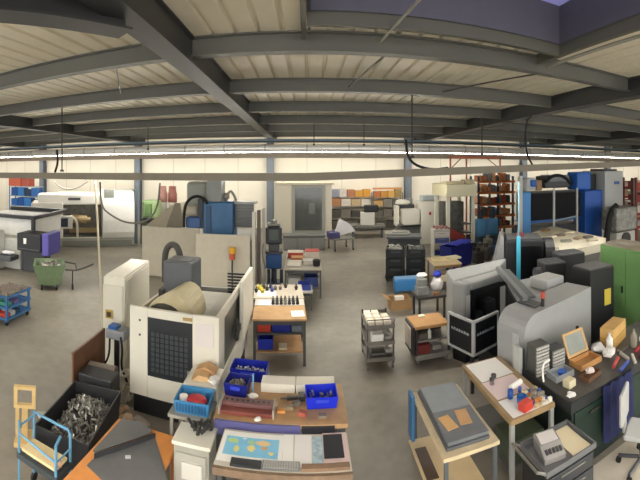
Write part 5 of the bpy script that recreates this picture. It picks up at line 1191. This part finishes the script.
k = Vector(on(SB, .62, .48, 0))
r = T('wooden_case', 'open wooden case with a glass lid propped up on the workbench', 'case', (k.x, k.y, zt + .002), .06)
MB().tray(0, .42, 0, .26, 0, .08, .016).build('case_body', M('#b98a55', .6, var=.1), r)
MB().at((0, .22, .075), rx=1.05).frame(0, .34, 0, .0, 0, 0, .0) if False else None
B = MB().at((0, .265, .085), rx=-.45).frame(0, .42, 0, .34, 0, .02, .035); B.build('lid_frame', M('#c09a66', .6, var=.1), r)
MB().at((0, .265, .085), rx=-.45).box(.035, .385, .006, .014, .035, .305).build('lid_pane', M('#7d847c', .3, var=.1), r)
bput('cream_block', 'cream block in front of the open wooden case', 'block', MB().box(0, .14, 0, .13, 0, .1, .015), M('#d9cfae', .6), .2, .26, .2)
bput('cotton_rag', 'white rag at the front left corner of the green workbench', 'rag', MB().ball((0, 0, .03), .05, 1.3, 1, .6, .25), PAPER, 571, 397)
bput('scrap_tray', 'brown wooden tray of scraps in front of the open case', 'tray', MB().tray(0, .3, 0, .16, 0, .06, .012), M('#6d4d36', .6), .48, .2, .2)
bput('cotton_rag', 'white crumpled rag in the brown wooden tray', 'rag', MB().ball((0, 0, .05), .06, 1.3, .9, .7, .25), M('#cfc2bc', .7), .62, .31, 0, .9)
k = Vector(on(SB, 1.46, .6, 0))
r = T('wooden_box', 'yellow wooden box with stepped lid at the back of the workbench', 'box', (k.x, k.y, zt + .002), .35)
MB().box(0, .48, 0, .26, 0, .15, .004).build('box_body', M('#c39a58', .6, var=.08), r)
MB().box(-.02, .5, .01, .25, .151, .3, .004).build('box_lid', M('#d6ae6c', .6, var=.08), r)
random.seed(41)
clutter = [(1.2, .48, 0, '#e6e3de', 'white', 'ball'), (1.18, .7, 0, '#cfcdcb', 'pale', 'ball'), (1.36, .62, 0, '#efece6', 'bright white', 'bottle'), (1.9, .32, 0, '#e0ddd6', 'cream', 'ball'), (1.36, .34, 1.3, '#b8b4aa', 'light grey', 'bar'), (1.5, .46, .2, '#54504a', 'dark', 'bar'), (1.72, .42, 0, '#8c867a', 'grey', 'bottle'), (1.12, .12, .3, '#4d62b0', 'blue', 'bar'), (1.7, .3, .3, '#a8343a', 'red', 'bar'), (1.12, .28, .5, '#b5504e', 'dull red', 'bar'), (1.62, .13, .15, '#7a2f36', 'dark red', 'bar'), (1.36, .13, .9, '#d8d4ca', 'pale', 'bar'), (1.62, .05, .1, '#57606a', 'slate grey', 'bar')]
for px, py, ro, c, n_, kd in clutter:
    mb = {'ball': MB().ball((0, 0, .085), .095, 1.2, 1, .7, .2), 'bottle': MB().lathe([(.055, 0), (.055, .18), (.02, .24), (.02, .28)], 12), 'bar': MB().box(-.15, .15, -.022, .022, 0, .045, .01)}[kd]
    bput({'ball': 'crumpled_rag', 'bottle': 'spray_bottle', 'bar': 'hand_tool'}[kd], '%s %s in the clutter on the right of the green workbench' % (n_, {'ball': 'crumpled rag', 'bottle': 'bottle', 'bar': 'bar shaped tool'}[kd]), {'ball': 'rag', 'bottle': 'bottle', 'bar': 'tool'}[kd], mb, M(c, .55, var=.1), px, py, ro)
# blue cloth hanging over the bench front + swivel chair
B = MB(); n = 14
xs = [i * .62 / n for i in range(n + 1)]
vs = []
for j, z in enumerate((.905, .7, .45, .2)):
    for i, x in enumerate(xs): vs.append((x, .02 * math.sin(i * 1.9 + j * .4) - .01 * j, z))
k = len(vs); vs += [(x, y + .012, z) for x, y, z in vs]; fs = []
for j in range(3):
    for i in range(n):
        a = j * (n + 1) + i; fs += [(a, a + 1, a + n + 2, a + n + 1), (k + a + 1, k + a, k + a + n + 1, k + a + n + 2)]
B.add(vs, fs)
k = S(604, 420, .45)
o = B.build('work_cloth', M('#141c48', .8, var=.25, scale=12), None, True); o.location = (3.42, 3.46, 0); o.rotation_euler = (0, 0, .04); tag(o, 'dark blue work cloth hanging over the green workbench front', 'cloth')
ch = T('swivel_chair', 'swivel chair base with pale seat at the bottom right corner', 'chair', (3.66, 3.02, 0), .5)
for i in range(5):
    a = 2 * PI * i / 5 + .3; c, s = math.cos(a), math.sin(a)
    l = MB().tube([(.04 * c, .04 * s, .12), (.3 * c, .3 * s, .09)], .022).build('leg', M('#45464a', .4, .3), ch)
    MB().cyl((.3 * c - .02, .3 * s, .035), (.3 * c + .02, .3 * s, .035), .035).build('caster', RUB, l)
MB().cyl((0, 0, .1), (0, 0, .42), .03).build('gas_lift', M('#2a2b2e', .4, .3), ch)
MB().box(-.2, .2, -.2, .2, .421, .48, .03).build('seat', M('#a9aaa8', .6), ch)
MB().box(-.18, .18, .2, .25, .55, .95, .03).box(-.03, .03, .2, .24, .4, .56).build('backrest', M('#a9aaa8', .6), ch)
struct(MB().box(2.95, 6.3, .9, 3.46, .0005, .004).build('floor_painted_light', M('#bdb5a4', .5, var=.06)))  # brighter light on the floor, painted as a thin pale sheet
# ================================================================ CAMERA AND LIGHT
cam = bpy.data.cameras.new('camera'); co = bpy.data.objects.new('camera', cam); COL.objects.link(co)
co.location = (0, 0, EYE); co.rotation_euler = (PI / 2, 0, 0)
cam.type = 'PANO'; cam.panorama_type = 'CENTRAL_CYLINDRICAL'
cam.central_cylindrical_range_u_min = (0 - CX) / F; cam.central_cylindrical_range_u_max = (640 - CX) / F
cam.central_cylindrical_range_v_min = (CY - 480) / F; cam.central_cylindrical_range_v_max = CY / F
cam.central_cylindrical_radius = 1.0
cam.clip_start = .05; cam.clip_end = 200
sc.camera = co
wd = bpy.data.worlds.new('world'); sc.world = wd; wd.use_nodes = True
bg = wd.node_tree.nodes['Background']; bg.inputs[0].default_value = (1, .985, .95, 1); bg.inputs[1].default_value = 3.0
sc.view_settings.view_transform = 'Standard'; sc.view_settings.look = 'None'; sc.view_settings.gamma = 1
sc.view_settings.use_curve_mapping = False; sc.view_settings.exposure = 0.0
